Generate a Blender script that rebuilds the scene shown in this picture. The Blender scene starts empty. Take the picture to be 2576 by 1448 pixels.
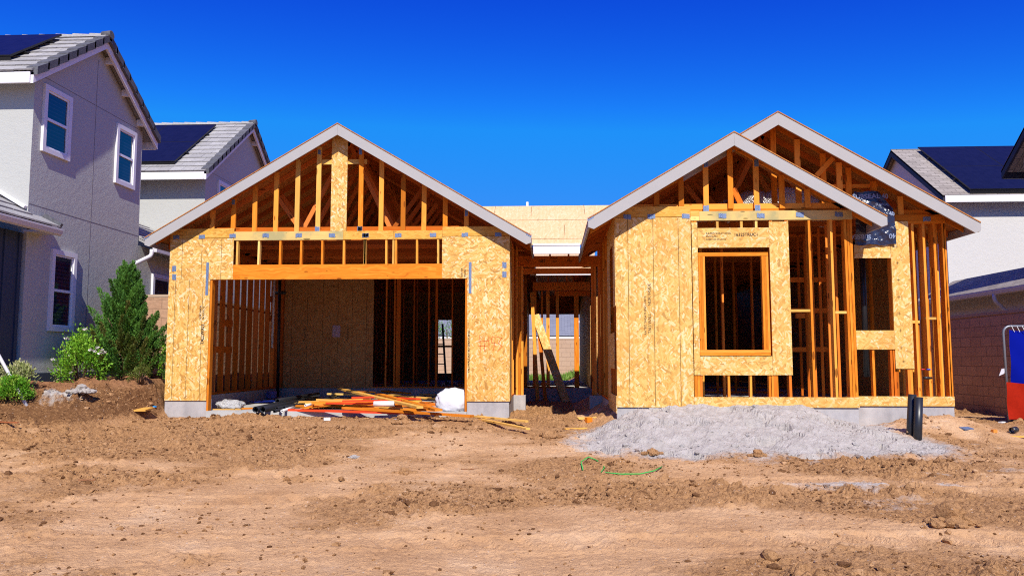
import bpy, bmesh, math, random
import numpy as np
from mathutils import Vector, Matrix
random.seed(7)
sc = bpy.context.scene
C = sc.collection
R = math.radians

# ---------------------------------------------------------------- camera, sky, sun
EYE = 1.6
YAW, PITCH, LENS = 2.75, 5.135, 28.0
cd = bpy.data.cameras.new('camera'); cd.lens = LENS; cd.sensor_width = 36; cd.clip_start = .1; cd.clip_end = 3000
cam = bpy.data.objects.new('camera', cd); C.objects.link(cam)
cam.location = (0, 0, EYE); cam.rotation_euler = (R(90 + PITCH), 0, R(YAW))
sc.camera = cam

SUN_EL, SUN_AZ = 44.0, 10.0          # azimuth: degrees to the right of straight behind the camera
sl = bpy.data.lights.new('sun', 'SUN'); sl.energy = 5.0; sl.angle = R(.5); sl.color = (1, .94, .84)
sun = bpy.data.objects.new('sun', sl); C.objects.link(sun)
sdir = Vector((math.sin(R(SUN_AZ)) * math.cos(R(SUN_EL)), -math.cos(R(SUN_AZ)) * math.cos(R(SUN_EL)), math.sin(R(SUN_EL))))
sun.rotation_euler = sdir.to_track_quat('Z', 'Y').to_euler()
sun.location = (6, -20, 25)

w = bpy.data.worlds.new('World'); sc.world = w; w.use_nodes = True
nt = w.node_tree; bg = nt.nodes['Background']
sky = nt.nodes.new('ShaderNodeTexSky'); sky.sky_type = 'NISHITA'; sky.sun_disc = False
sky.sun_elevation = R(SUN_EL); sky.sun_rotation = R(180 - SUN_AZ); sky.air_density = 1.0; sky.dust_density = .3; sky.ozone_density = 3.0
mul = nt.nodes.new('ShaderNodeMix'); mul.data_type = 'RGBA'; mul.blend_type = 'MULTIPLY'; mul.inputs[0].default_value = 1
mul.inputs[7].default_value = (.10, .44, 1.0, 1)
nt.links.new(sky.outputs[0], mul.inputs[6])
# deep polarised blue: a tone curve per channel over the whole dome
sp_ = nt.nodes.new('ShaderNodeSeparateColor'); cb_ = nt.nodes.new('ShaderNodeCombineColor'); nt.links.new(mul.outputs[2], sp_.inputs[0])
for ch, (a_, p_, mx_) in enumerate(((.35, 2.6, .30), (.80, 3.1, 1.70), (1.12, 1.0, 5.7))):
    u_ = nt.nodes.new('ShaderNodeMath'); u_.operation = 'MULTIPLY'; u_.inputs[1].default_value = (4.0, .80, 1.0)[ch]; nt.links.new(sp_.outputs[ch], u_.inputs[0])
    q_ = nt.nodes.new('ShaderNodeMath'); q_.operation = 'POWER'; q_.inputs[1].default_value = p_; nt.links.new(u_.outputs[0], q_.inputs[0])
    r_ = nt.nodes.new('ShaderNodeMath'); r_.operation = 'MULTIPLY'; r_.inputs[1].default_value = (.16, 1.10, 1.12)[ch]; nt.links.new(q_.outputs[0], r_.inputs[0])
    s_ = nt.nodes.new('ShaderNodeMath'); s_.operation = 'MINIMUM'; s_.inputs[1].default_value = mx_; nt.links.new(r_.outputs[0], s_.inputs[0])
    nt.links.new(s_.outputs[0], cb_.inputs[ch])
nt.links.new(cb_.outputs[0], bg.inputs[0])
bg.inputs[1].default_value = .13
sc.view_settings.view_transform = 'Standard'; sc.view_settings.look = 'None'
sc.cycles.use_denoising = False; sc.cycles.filter_width = 1.1      # keep the grit of the dirt and flakes crisp
sc.view_settings.exposure = .35; sc.view_settings.gamma = 1

# ---------------------------------------------------------------- survey: the photo's own sight lines, to read off sizes on known planes
PW, PH = 2575., 1448.
PF = PW * LENS / 36
def _ray(px, py):
    x = (px - PW / 2) / PF; y = -(py - PH / 2) / PF
    ya, pi = R(YAW), R(PITCH)
    fy = math.cos(pi) - y * math.sin(pi); z = math.sin(pi) + y * math.cos(pi)
    return x * math.cos(ya) - fy * math.sin(ya), x * math.sin(ya) + fy * math.cos(ya), z
def U(px, py, Y):
    r = _ray(px, py); k = Y / r[1]; return r[0] * k, EYE + r[2] * k
def UX(px, py, X):
    r = _ray(px, py); k = X / r[0]; return r[1] * k, EYE + r[2] * k
def UZ(px, py, Z):
    r = _ray(px, py); k = (Z - EYE) / r[2]; return r[0] * k, r[1] * k
def UP(px, py, p, n):
    r = Vector(_ray(px, py)); n = Vector(n); p = Vector(p); o = Vector((0, 0, EYE))
    return o + r * ((p - o).dot(n) / r.dot(n))

# ---------------------------------------------------------------- object helpers
ORIGIN = {}
def tag(o, label=None, cat=None, group=None, kind=None):
    if label: o['label'] = label
    if cat: o['category'] = cat
    if group: o['group'] = group
    if kind: o['kind'] = kind
    return o
def thing(name, label, cat, loc=(0, 0, 0), group=None):
    o = bpy.data.objects.new(name, None); C.objects.link(o); o.location = loc
    o.empty_display_size = .2
    ORIGIN[o] = Vector(loc)
    return tag(o, label, cat, group)
class MB:
    def __init__(s): s.v, s.f, s.uv, s.t, s.sm = [], [], [], [], []
    def face(s, pts, uvs, t):
        b = len(s.v); s.v += [tuple(p) for p in pts]; s.f.append(tuple(range(b, b + len(pts)))); s.uv += uvs; s.t.append(t); s.sm.append(False)
    def hexa(s, c, grain=None, t=None):
        # c: 8 corners, bottom ring (0-3) then top ring (4-7), counter-clockwise seen from above
        c = [Vector(p) for p in c]
        t = random.random() if t is None else t
        b = len(s.v); s.v += [tuple(p) for p in c]
        ex, ey, ez = c[1] - c[0], c[3] - c[0], c[4] - c[0]
        ax = [ex.normalized() if ex.length else ex, ey.normalized() if ey.length else ey, ez.normalized() if ez.length else ez]
        L = [ex.length, ey.length, ez.length]
        ou, ov = random.random() * 40, random.random() * 40
        if grain == 'world': ou = ov = 0
        k = L.index(max(L)) if grain != 'world' else 0
        for q, axes in (((3, 2, 1, 0), (0, 1)), ((4, 5, 6, 7), (0, 1)), ((0, 1, 5, 4), (0, 2)), ((2, 3, 7, 6), (0, 2)), ((1, 2, 6, 5), (1, 2)), ((3, 0, 4, 7), (1, 2))):
            s.f.append(tuple(b + i for i in q)); s.t.append(t); s.sm.append(False)
            a, d = axes
            if k == d: a, d = d, a
            for i in q:
                p = c[i] if grain == 'world' else c[i] - c[0]
                if grain == 'world':
                    n = {(0, 1): (0, 1), (0, 2): (0, 2), (1, 2): (1, 2)}[axes]
                    s.uv.append((p[n[0]] + ou, p[n[1]] + ov))
                else:
                    s.uv.append((p.dot(ax[a]) + ou, p.dot(ax[d]) + ov))
        return s
    def box(s, x0, x1, y0, y1, z0, z1, grain=None, t=None):
        x0, x1 = min(x0, x1), max(x0, x1); y0, y1 = min(y0, y1), max(y0, y1); z0, z1 = min(z0, z1), max(z0, z1)
        return s.hexa([(x0, y0, z0), (x1, y0, z0), (x1, y1, z0), (x0, y1, z0), (x0, y0, z1), (x1, y0, z1), (x1, y1, z1), (x0, y1, z1)], grain, t)
    def beam(s, p, q, wd, h, up=(0, 0, 1), t=None):
        p, q = Vector(p), Vector(q); d = (q - p).normalized(); up = Vector(up)
        sd = d.cross(up).normalized(); up = sd.cross(d).normalized()
        a, b = sd * wd / 2, up * h / 2
        # corners ordered so that x=d, y=-sd..., z=up
        return s.hexa([p + a - b, q + a - b, q - a - b, p - a - b, p + a + b, q + a + b, q - a + b, p - a + b], None, t)
    def prism(s, poly, axis, a0, a1, t=None):
        # poly: list of 2D points (in the plane without `axis`), counter-clockwise; extruded from a0 to a1
        t = random.random() if t is None else t
        def P(q, a): return {'x': (a, q[0], q[1]), 'y': (q[0], a, q[1]), 'z': (q[0], q[1], a)}[axis]
        n = len(poly)
        ou, ov = random.random() * 40, random.random() * 40
        A = [P(q, a0) for q in poly]; B = [P(q, a1) for q in poly]
        uv = [(q[0] + ou, q[1] + ov) for q in poly]
        flip = axis == 'y'
        s.face(A if flip else A[::-1], uv if flip else uv[::-1], t); s.face(B[::-1] if flip else B, uv[::-1] if flip else uv, t)
        for i in range(n):
            j = (i + 1) % n
            l = math.dist(poly[i], poly[j])
            u4 = [(ou, ov), (ou + l, ov), (ou + l, ov + abs(a1 - a0)), (ou, ov + abs(a1 - a0))]
            q = [A[i], A[j], B[j], B[i]]
            s.face(q[::-1] if flip else q, u4, t)
        return s
    def tube(s, pts, r, n=10, cap=True, t=None, inner=None, closed=False):
        pts = [Vector(p) for p in pts]; t = random.random() if t is None else t
        rs = r if isinstance(r, (list, tuple)) else [r] * len(pts)
        rings = []; b = len(s.v); N = None
        run = 0
        for i, p in enumerate(pts):
            d = (pts[min(i + 1, len(pts) - 1)] - pts[max(i - 1, 0)]).normalized()
            if N is None:
                N = d.orthogonal().normalized()
            else:
                N = (N - d * N.dot(d)); N = N.normalized() if N.length > 1e-6 else d.orthogonal().normalized()
            M = d.cross(N)
            for k in range(n):
                a = 2 * math.pi * k / n
                s.v.append(tuple(p + (N * math.cos(a) + M * math.sin(a)) * rs[i]))
        for i in range(len(pts) - 1):
            l = (pts[i + 1] - pts[i]).length
            for k in range(n):
                k2 = (k + 1) % n
                s.f.append((b + i * n + k, b + i * n + k2, b + (i + 1) * n + k2, b + (i + 1) * n + k)); s.t.append(t); s.sm.append(True)
                c = 2 * math.pi * rs[i] / n
                s.uv += [(run, k * c), (run, (k + 1) * c), (run + l, (k + 1) * c), (run + l, k * c)]
            run += l
        if cap:
            e = b + (len(pts) - 1) * n
            s.f.append(tuple(b + k for k in range(n))[::-1]); s.t.append(t); s.sm.append(False); s.uv += [(0, 0)] * n
            s.f.append(tuple(e + k for k in range(n))); s.t.append(t); s.sm.append(False); s.uv += [(0, 0)] * n
        return s
    def pipe(s, p, q, r, wall, n=20):
        # hollow straight pipe
        p, q = Vector(p), Vector(q); d = (q - p).normalized(); N = d.orthogonal().normalized(); M = d.cross(N)
        b = len(s.v); L = (q - p).length
        for (o, rr) in ((p, r), (q, r), (q, r - wall), (p, r - wall)):
            for k in range(n):
                a = 2 * math.pi * k / n; s.v.append(tuple(o + (N * math.cos(a) + M * math.sin(a)) * rr))
        for i in range(4):
            j = (i + 1) % 4
            for k in range(n):
                k2 = (k + 1) % n
                s.f.append((b + i * n + k, b + i * n + k2, b + j * n + k2, b + j * n + k)); s.t.append(.5); s.sm.append(i in (0, 2))
                s.uv += [(0, k * .02), (0, k * .02 + .02), (L, k * .02 + .02), (L, k * .02)]
        return s
    def build(s, name, mat, parent=None, label=None):
        me = bpy.data.meshes.new(name)
        o0 = ORIGIN.get(parent, Vector((0, 0, 0))) if parent else Vector((0, 0, 0))
        me.from_pydata([(x - o0.x, y - o0.y, z - o0.z) for x, y, z in s.v], [], s.f)
        ul = me.uv_layers.new(name='UVMap'); ul.data.foreach_set('uv', np.array(s.uv, dtype=np.float32).ravel())
        a = me.attributes.new('tint', 'FLOAT', 'FACE'); a.data.foreach_set('value', np.array(s.t, dtype=np.float32))
        me.polygons.foreach_set('use_smooth', np.array(s.sm, dtype=bool))
        me.materials.append(mat); me.update()
        o = bpy.data.objects.new(name, me); C.objects.link(o)
        if parent: o.parent = parent; ORIGIN[o] = o0
        else: ORIGIN[o] = Vector((0, 0, 0))
        if label: o['label'] = label
        return o
def settle(o):
    """give a single-mesh thing its origin at its own base"""
    me = o.data; co = np.empty(len(me.vertices) * 3, dtype=np.float32); me.vertices.foreach_get('co', co); co = co.reshape(-1, 3)
    c = np.array([(co[:, 0].min() + co[:, 0].max()) / 2, (co[:, 1].min() + co[:, 1].max()) / 2, co[:, 2].min()])
    co -= c; me.vertices.foreach_set('co', co.ravel()); me.update(); o.location = c
    return o
def single(mb, name, mat, label, cat, group=None):
    return tag(settle(mb.build(name, mat)), label, cat, group)
def np_mesh(name, V, F, mat, tint=None, smooth=False, parent=None):
    me = bpy.data.meshes.new(name); V = np.asarray(V, np.float32); F = np.asarray(F, np.int32)
    if parent is not None: V = V - np.array(ORIGIN[parent], np.float32)
    nf, k = F.shape
    me.vertices.add(len(V)); me.vertices.foreach_set('co', V.ravel())
    me.loops.add(nf * k); me.loops.foreach_set('vertex_index', F.ravel())
    me.polygons.add(nf); me.polygons.foreach_set('loop_start', np.arange(nf, dtype=np.int32) * k)
    me.polygons.foreach_set('loop_total', np.full(nf, k, np.int32))
    me.polygons.foreach_set('use_smooth', np.full(nf, smooth, bool))
    if tint is not None:
        a = me.attributes.new('tint', 'FLOAT', 'FACE'); a.data.foreach_set('value', np.asarray(tint, np.float32))
    me.update(calc_edges=True); me.validate(); me.materials.append(mat)
    o = bpy.data.objects.new(name, me); C.objects.link(o)
    if parent is not None: o.parent = parent; ORIGIN[o] = ORIGIN[parent]
    return o

# ---------------------------------------------------------------- materials
def M(name, rough=.7, spec=.3):
    m = bpy.data.materials.new(name); m.use_nodes = True
    t = m.node_tree; b = t.nodes['Principled BSDF']
    b.inputs['Roughness'].default_value = rough; b.inputs['Specular IOR Level'].default_value = spec
    return m, t, b
class N:
    """tiny node builder"""
    def __init__(s, t): s.t = t
    def node(s, typ, **k):
        n = s.t.nodes.new(typ)
        for a, b in k.items(): setattr(n, a, b)
        return n
    def put(s, sock, v):
        if hasattr(v, 'is_linked'): s.t.links.new(v, sock)
        else:
            if sock.type == 'RGBA' and len(v) == 3: v = (*v, 1)
            sock.default_value = v
    def math(s, op, a, b=0, c=None, clamp=False):
        n = s.node('ShaderNodeMath', operation=op, use_clamp=clamp); s.put(n.inputs[0], a); s.put(n.inputs[1], b)
        if c is not None: s.put(n.inputs[2], c)
        return n.outputs[0]
    def vmath(s, op, a, b=(0, 0, 0)):
        n = s.node('ShaderNodeVectorMath', operation=op); s.put(n.inputs[0], a); s.put(n.inputs[1], b); return n.outputs[0]
    def mix(s, f, a, b, blend='MIX'):
        n = s.node('ShaderNodeMix', data_type='RGBA', blend_type=blend); s.put(n.inputs[0], f); s.put(n.inputs[6], a); s.put(n.inputs[7], b); return n.outputs[2]
    def ramp(s, f, stops, interp='LINEAR'):
        n = s.node('ShaderNodeValToRGB'); n.color_ramp.interpolation = interp
        e = n.color_ramp.elements
        while len(e) < len(stops): e.new(.5)
        for i, (p, c) in enumerate(stops): e[i].position = p; e[i].color = (*c, 1) if len(c) == 3 else c
        s.put(n.inputs[0], f); return n.outputs[0]
    def noise(s, vec, scale, detail=3, rough=.55, out=0):
        n = s.node('ShaderNodeTexNoise'); s.put(n.inputs['Vector'], vec); n.inputs['Scale'].default_value = scale
        n.inputs['Detail'].default_value = detail; n.inputs['Roughness'].default_value = rough; return n.outputs[out]
    def uv(s): return s.node('ShaderNodeUVMap', uv_map='UVMap').outputs[0]
    def pos(s): return s.node('ShaderNodeNewGeometry').outputs['Position']
    def attr(s, name): return s.node('ShaderNodeAttribute', attribute_name=name).outputs['Fac']
    def sep(s, v):
        n = s.node('ShaderNodeSeparateXYZ'); s.put(n.inputs[0], v); return n.outputs
    def comb(s, x, y, z=0):
        n = s.node('ShaderNodeCombineXYZ'); s.put(n.inputs[0], x); s.put(n.inputs[1], y); s.put(n.inputs[2], z); return n.outputs[0]
    def bump(s, h, strength, dist=.01):
        n = s.node('ShaderNodeBump'); n.inputs['Strength'].default_value = strength; n.inputs['Distance'].default_value = dist
        s.put(n.inputs['Height'], h); return n.outputs[0]
def plain(name, col, rough=.6, spec=.3, metal=0, var=.12, scale=6, bump=0):
    m, t, b = M(name, rough, spec); n = N(t)
    ns = n.noise(n.pos(), scale, 4)
    c = n.mix(n.math('MULTIPLY', ns, var * 2), col, tuple(x * (1 - .9 * min(1, var * 3)) for x in col))
    n.put(b.inputs['Base Color'], c); b.inputs['Metallic'].default_value = metal
    if bump: n.put(b.inputs['Normal'], n.bump(n.noise(n.pos(), scale * 12, 3), bump, .01))
    return m

def make_osb(name, stops, along=0.0, spread=2.4, lines=True):
    m, t, b = M(name, .62, .25); n = N(t)
    uv = n.uv()
    col = n.ramp(n.noise(uv, 9, 4, .65), [(.3, stops[1]), (.7, stops[2])])
    h = n.noise(uv, 30, 2)
    for i, (cell, ox, lw) in enumerate(((.125, 3.1, .17), (.09, 7.7, .16), (.11, 12.3, .2), (.07, 17.9, .19), (.15, 23.4, .12), (.085, 29.3, .15))):
        v = n.vmath('ADD', n.vmath('MULTIPLY', uv, (1 / cell, 1 / cell, 1)), (ox, ox * 1.7, 0))
        vo = n.node('ShaderNodeTexVoronoi', voronoi_dimensions='2D', feature='F1'); n.put(vo.inputs['Vector'], v)
        vo.inputs['Scale'].default_value = 1; vo.inputs['Randomness'].default_value = 1
        loc = n.vmath('SUBTRACT', v, vo.outputs['Position'])
        cs = n.sep(vo.outputs['Color'])
        ang = n.math('ADD', n.math('MULTIPLY', n.math('SUBTRACT', cs[0], .5), spread), along)
        ro = n.node('ShaderNodeVectorRotate', rotation_type='Z_AXIS'); n.put(ro.inputs['Vector'], loc); n.put(ro.inputs['Angle'], ang)
        xyz = n.sep(ro.outputs[0])
        mk = n.math('MULTIPLY', n.math('LESS_THAN', n.math('ABSOLUTE', xyz[0]), .62), n.math('LESS_THAN', n.math('ABSOLUTE', n.math('ADD', xyz[1], n.math('MULTIPLY', n.math('SUBTRACT', n.noise(loc, 2.5, 1), .5), .12))), n.math('MULTIPLY', n.math('ADD', cs[2], .35), lw)))
        sc_ = n.ramp(cs[1], [(0, stops[0]), (.1, stops[1]), (.36, stops[2]), (.7, stops[3]), (.95, stops[4])])
        sc_ = n.mix(.35, sc_, n.ramp(n.noise(n.vmath('MULTIPLY', ro.outputs[0], (1.5, 14, 1)), 1, 2), [(.3, stops[1]), (.7, stops[3])]))
        col = n.mix(n.math('MULTIPLY', mk, .92), col, sc_)
        h = n.math('ADD', h, n.math('MULTIPLY', mk, cs[1]))
    tt = n.attr('tint')
    col = n.mix(n.math('MULTIPLY', tt, .30), col, stops[2])
    col = n.mix(n.ramp(n.noise(uv, .9, 3), [(.45, (0, 0, 0)), (.7, (.3, .3, .3))]), col, stops[1])
    # dark flecks
    fl = n.math('GREATER_THAN', n.noise(n.vmath('MULTIPLY', uv, (1, 1, 1)), 55, 1), .73)
    col = n.mix(n.math('MULTIPLY', fl, .45), col, stops[0])
    n.put(b.inputs['Base Color'], col); n.put(b.inputs['Normal'], n.bump(h, .25, .003))
    return m
OSB = make_osb('osb', [(.22, .08, .015), (.50, .21, .03), (.69, .42, .105), (.78, .55, .19), (.92, .78, .52)])
OSB_DECK_SHADED = make_osb('osb_shaded_deck', [(.16, .05, .01), (.32, .11, .02), (.42, .16, .03), (.50, .20, .045), (.56, .27, .08)], spread=2.0)  # darker copy: attic shade painted into the deck colour
OSB_ROOF = make_osb('osb_roof', [(.40, .24, .11), (.60, .38, .18), (.70, .45, .23), (.76, .53, .31), (.80, .60, .40)], spread=1.0)
OSB_WALL_SHADED = make_osb('osb_shaded_wall', [(.16, .06, .015), (.38, .17, .04), (.50, .25, .075), (.57, .31, .10), (.66, .42, .18)], along=1.57, spread=2.0)  # darker strand board copy, interior shade put into its tone
OSB_EDGE = make_osb('osb_strip', [(.30, .12, .02), (.52, .24, .03), (.66, .34, .05), (.74, .42, .08), (.8, .5, .14)], spread=1.2)

def make_wood(name, dark, mid, light, knots=.8, stain=None):
    m, t, b = M(name, .7, .1); n = N(t)
    uv = n.uv(); tt = n.attr('tint'); o = n.sep(uv)
    v1 = n.comb(n.math('MULTIPLY', o[0], 1.3), n.math('MULTIPLY', o[1], 26))
    warp = n.noise(n.vmath('MULTIPLY', uv, (2.2, 6, 1)), 1, 2)
    g = n.noise(n.vmath('ADD', v1, n.comb(0, n.math('MULTIPLY', warp, 7))), 1, 3, .6)
    col = n.ramp(g, [(.28, dark), (.5, mid), (.72, light)])
    col = n.mix(n.math('MULTIPLY', n.noise(n.vmath('MULTIPLY', uv, (.6, 2, 1)), 1, 2), .5), col, mid)
    # piece-to-piece tone
    col = n.mix(n.ramp(tt, [(0, (.9, .9, .9)), (.4, (.12, .12, .12)), (1, (0, 0, 0))]), col, tuple(x * .55 for x in mid))
    col = n.mix(n.ramp(tt, [(.55, (0, 0, 0)), (1, (.8, .8, .8))]), col, tuple(min(.9, x * 1.12 + .02) for x in light))
    kn = n.node('ShaderNodeTexVoronoi', voronoi_dimensions='2D'); n.put(kn.inputs['Vector'], n.vmath('MULTIPLY', uv, (1.7, 7, 1))); kn.inputs['Scale'].default_value = 1
    kk = n.math('LESS_THAN', kn.outputs['Distance'], n.math('MULTIPLY', n.sep(kn.outputs['Color'])[0], .13))
    col = n.mix(n.math('MULTIPLY', kk, knots), col, tuple(x * .35 for x in dark))
    if stain:
        st = n.ramp(n.noise(uv, 2.2, 4), [(.42, (0, 0, 0)), (.62, (1, 1, 1))]); col = n.mix(n.math('MULTIPLY', st, .75), col, stain)
    n.put(b.inputs['Base Color'], col); n.put(b.inputs['Normal'], n.bump(g, .2, .002))
    return m
FIR = make_wood('fir_lumber', (.46, .115, .008), (.73, .22, .016), (.83, .34, .042))
FIR_RED = make_wood('red_fir', (.46, .085, .007), (.66, .155, .012), (.74, .23, .024))
FIR_SHADED = make_wood('shaded_fir', (.38, .085, .012), (.54, .135, .018), (.64, .19, .03))  # darkened lumber copy with the shade of the inside painted in
FIR_PALE = make_wood('pale_lumber', (.62, .29, .045), (.78, .42, .09), (.86, .54, .17))
PLATE_WOOD = make_wood('treated_plate', (.34, .24, .07), (.55, .36, .1), (.66, .45, .15), stain=(.30, .29, .15))
PRIMED = plain('primed_board', (.385, .37, .362), .6, .2, var=.14, scale=4)
PRIMED_W = plain('white_fascia', (.74, .71, .74), .5, .3, var=.04, scale=3)
INK = plain('ink', (.035, .03, .035), .8, .1, var=.02)
JOINT = plain('joint_grey', (.16, .15, .15), .9, .1, var=.02)  # plain mid grey of the stucco control joints
INK_STAMP = plain('faded_ink', (.16, .11, .07), .8, .1, var=.3, scale=40)
INK_LINE = plain('chalk_line', (.12, .07, .03), .8, .1, var=.02)
REDINK = plain('red_paint_mark', (.62, .13, .03), .7, .2, var=.05)
ORANGE_PAINT = plain('orange_spray', (.80, .06, .012), .6, .3, var=.1)

def make_steel():
    m, t, b = M('galvanised_steel', .5, .5); n = N(t); uv = n.uv()
    br = n.node('ShaderNodeTexBrick'); n.put(br.inputs['Vector'], uv); br.inputs['Scale'].default_value = 1
    br.inputs['Brick Width'].default_value = .025; br.inputs['Row Height'].default_value = .017; br.inputs['Mortar Size'].default_value = .0045
    br.inputs['Color1'].default_value = (.03, .05, .11, 1); br.inputs['Color2'].default_value = (.09, .13, .24, 1); br.inputs['Mortar'].default_value = (.20, .27, .42, 1)
    n.put(b.inputs['Base Color'], br.outputs[0]); b.inputs['Metallic'].default_value = .35
    return m
STEEL = make_steel()

def make_concrete(name, c0, c1):
    m, t, b = M(name, .85, .2); n = N(t); p = n.pos()
    a = n.noise(p, 3, 5, .65); s = n.noise(n.vmath('MULTIPLY', p, (6, 6, 1.2)), 1, 3)
    col = n.ramp(n.math('ADD', n.math('MULTIPLY', a, .6), n.math('MULTIPLY', s, .4)), [(.35, c0), (.65, c1)])
    pit = n.math('GREATER_THAN', n.noise(p, 42, 2), .70); col = n.mix(n.math('MULTIPLY', pit, .35), col, tuple(x * .45 for x in c0))
    n.put(b.inputs['Base Color'], col); n.put(b.inputs['Normal'], n.bump(n.noise(p, 35, 4), .3, .006))
    return m
CONC = make_concrete('concrete', (.30, .28, .28), (.46, .43, .42))
SLAB = make_concrete('slab_concrete', (.34, .33, .32), (.47, .46, .44))

def make_stucco(name, c):
    m, t, b = M(name, .92, .15); n = N(t); p = n.pos()
    col = n.mix(n.math('MULTIPLY', n.noise(p, .9, 5), .5), c, tuple(x * .86 for x in c))
    n.put(b.inputs['Base Color'], col)
    h = n.math('ADD', n.noise(p, 38, 4, .7), n.math('MULTIPLY', n.noise(p, 9, 3), .8))
    n.put(b.inputs['Normal'], n.bump(h, .55, .014)); return m
STUCCO = make_stucco('grey_stucco', (.445, .45, .425))
STUCCO_R = make_stucco('white_stucco', (.56, .545, .53))
TRIM = plain('white_trim', (.72, .70, .72), .5, .35, var=.05)
VINYL = plain('white_vinyl', (.78, .78, .80), .35, .4, var=.03)
BATTEN = plain('blue_grey_siding', (.035, .05, .085), .6, .3, var=.1)
GUTTER = plain('gutter_paint', (.56, .55, .58), .4, .45, var=.05)

def make_tile(name, c0, c1):
    m, t, b = M(name, .85, .2); n = N(t); p = n.pos()
    col = n.ramp(n.noise(p, 22, 4, .7), [(.3, c0), (.7, c1)])
    col = n.mix(n.math('MULTIPLY', n.attr('tint'), .35), col, tuple(x * .6 for x in c0))
    n.put(b.inputs['Base Color'], col); n.put(b.inputs['Normal'], n.bump(n.noise(p, 60, 3), .4, .008)); return m
TILE = make_tile('concrete_roof_tile', (.27, .26, .255), (.44, .425, .41))
TILE_DARK = make_tile('dark_rake_tile', (.07, .07, .08), (.15, .15, .17))
def make_shingle(name, a, bcol, mort):
    m, t, b = M(name, .9, .15); n = N(t); uv = n.uv()
    br = n.node('ShaderNodeTexBrick'); n.put(br.inputs['Vector'], uv); br.inputs['Scale'].default_value = 1
    br.inputs['Brick Width'].default_value = .34; br.inputs['Row Height'].default_value = .14; br.inputs['Mortar Size'].default_value = .008
    br.inputs['Color1'].default_value = (*a, 1); br.inputs['Color2'].default_value = (*bcol, 1); br.inputs['Mortar'].default_value = (*mort, 1)
    br.offset_frequency = 2; br.inputs['Bias'].default_value = 0
    col = n.mix(.35, br.outputs[0], n.ramp(n.noise(uv, 60, 3), [(.3, mort), (.7, a)]))
    n.put(b.inputs['Base Color'], col); n.put(b.inputs['Normal'], n.bump(br.outputs['Fac'], .8, -.01)); return m
SHINGLE = make_shingle('asphalt_shingle', (.27, .235, .21), (.42, .37, .335), (.11, .095, .085))
SHINGLE_G = make_shingle('grey_shingle', (.20, .21, .26), (.27, .28, .33), (.09, .09, .11))
DARKTRIM = plain('dark_trim', (.022, .022, .035), .6, .3, var=.05)

def make_solar():
    m, t, b = M('solar_glass', .3, .18); n = N(t); uv = n.uv()
    br = n.node('ShaderNodeTexBrick'); n.put(br.inputs['Vector'], uv); br.inputs['Scale'].default_value = 1; br.offset = 0
    br.inputs['Brick Width'].default_value = .16; br.inputs['Row Height'].default_value = .16; br.inputs['Mortar Size'].default_value = .002
    br.inputs['Color1'].default_value = (.006, .008, .022, 1); br.inputs['Color2'].default_value = (.008, .010, .028, 1); br.inputs['Mortar'].default_value = (.014, .016, .035, 1)
    n.put(b.inputs['Base Color'], br.outputs[0]); return m
SOLAR = make_solar()
BLACK = plain('black_frame', (.012, .012, .014), .45, .4, var=.05)
ABS = plain('black_abs_plastic', (.018, .019, .023), .38, .5, var=.2, scale=9)
PVC = plain('white_pvc', (.74, .73, .72), .4, .4, var=.06)
def make_glass():
    m, t, b = M('window_glass', .04, .8); n = N(t)
    st = n.sep(n.uv())[0]
    s = n.math('LESS_THAN', n.math('FRACT', n.math('MULTIPLY', st, 14)), .3)
    n.put(b.inputs['Base Color'], n.mix(s, (.006, .01, .03), (.018, .026, .06))); return m
GLASS = make_glass()

def make_block(name, a, bc, mort, bw=.405, bh=.203, rough_face=0.0):
    m, t, b = M(name, .9, .15); n = N(t); uv = n.uv()
    br = n.node('ShaderNodeTexBrick'); n.put(br.inputs['Vector'], uv); br.inputs['Scale'].default_value = 1
    br.inputs['Brick Width'].default_value = bw; br.inputs['Row Height'].default_value = bh; br.inputs['Mortar Size'].default_value = .007
    br.inputs['Color1'].default_value = (*a, 1); br.inputs['Color2'].default_value = (*bc, 1); br.inputs['Mortar'].default_value = (*mort, 1)
    nz = n.noise(n.pos(), 14, 5, .65)
    col = n.mix(.4, br.outputs[0], n.ramp(nz, [(.3, tuple(x * .7 for x in a)), (.7, bc)]))
    n.put(b.inputs['Base Color'], col)
    h = n.math('ADD', n.math('MULTIPLY', br.outputs['Fac'], -1), n.math('MULTIPLY', nz, .3 + 2 * rough_face))
    n.put(b.inputs['Normal'], n.bump(h, .7, .012)); return m
BLOCK_TAN = make_block('tan_split_block', (.40, .235, .15), (.47, .29, .19), (.24, .15, .10), rough_face=.7)
BLOCK_BACK = make_block('pale_tan_block', (.48, .32, .22), (.52, .36, .26), (.38, .25, .18))
BLOCK_RED = make_block('brown_block', (.46, .27, .175), (.55, .345, .235), (.19, .11, .07))
CAP = plain('block_cap', (.45, .33, .24), .9, .15, var=.15, scale=8)

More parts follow.
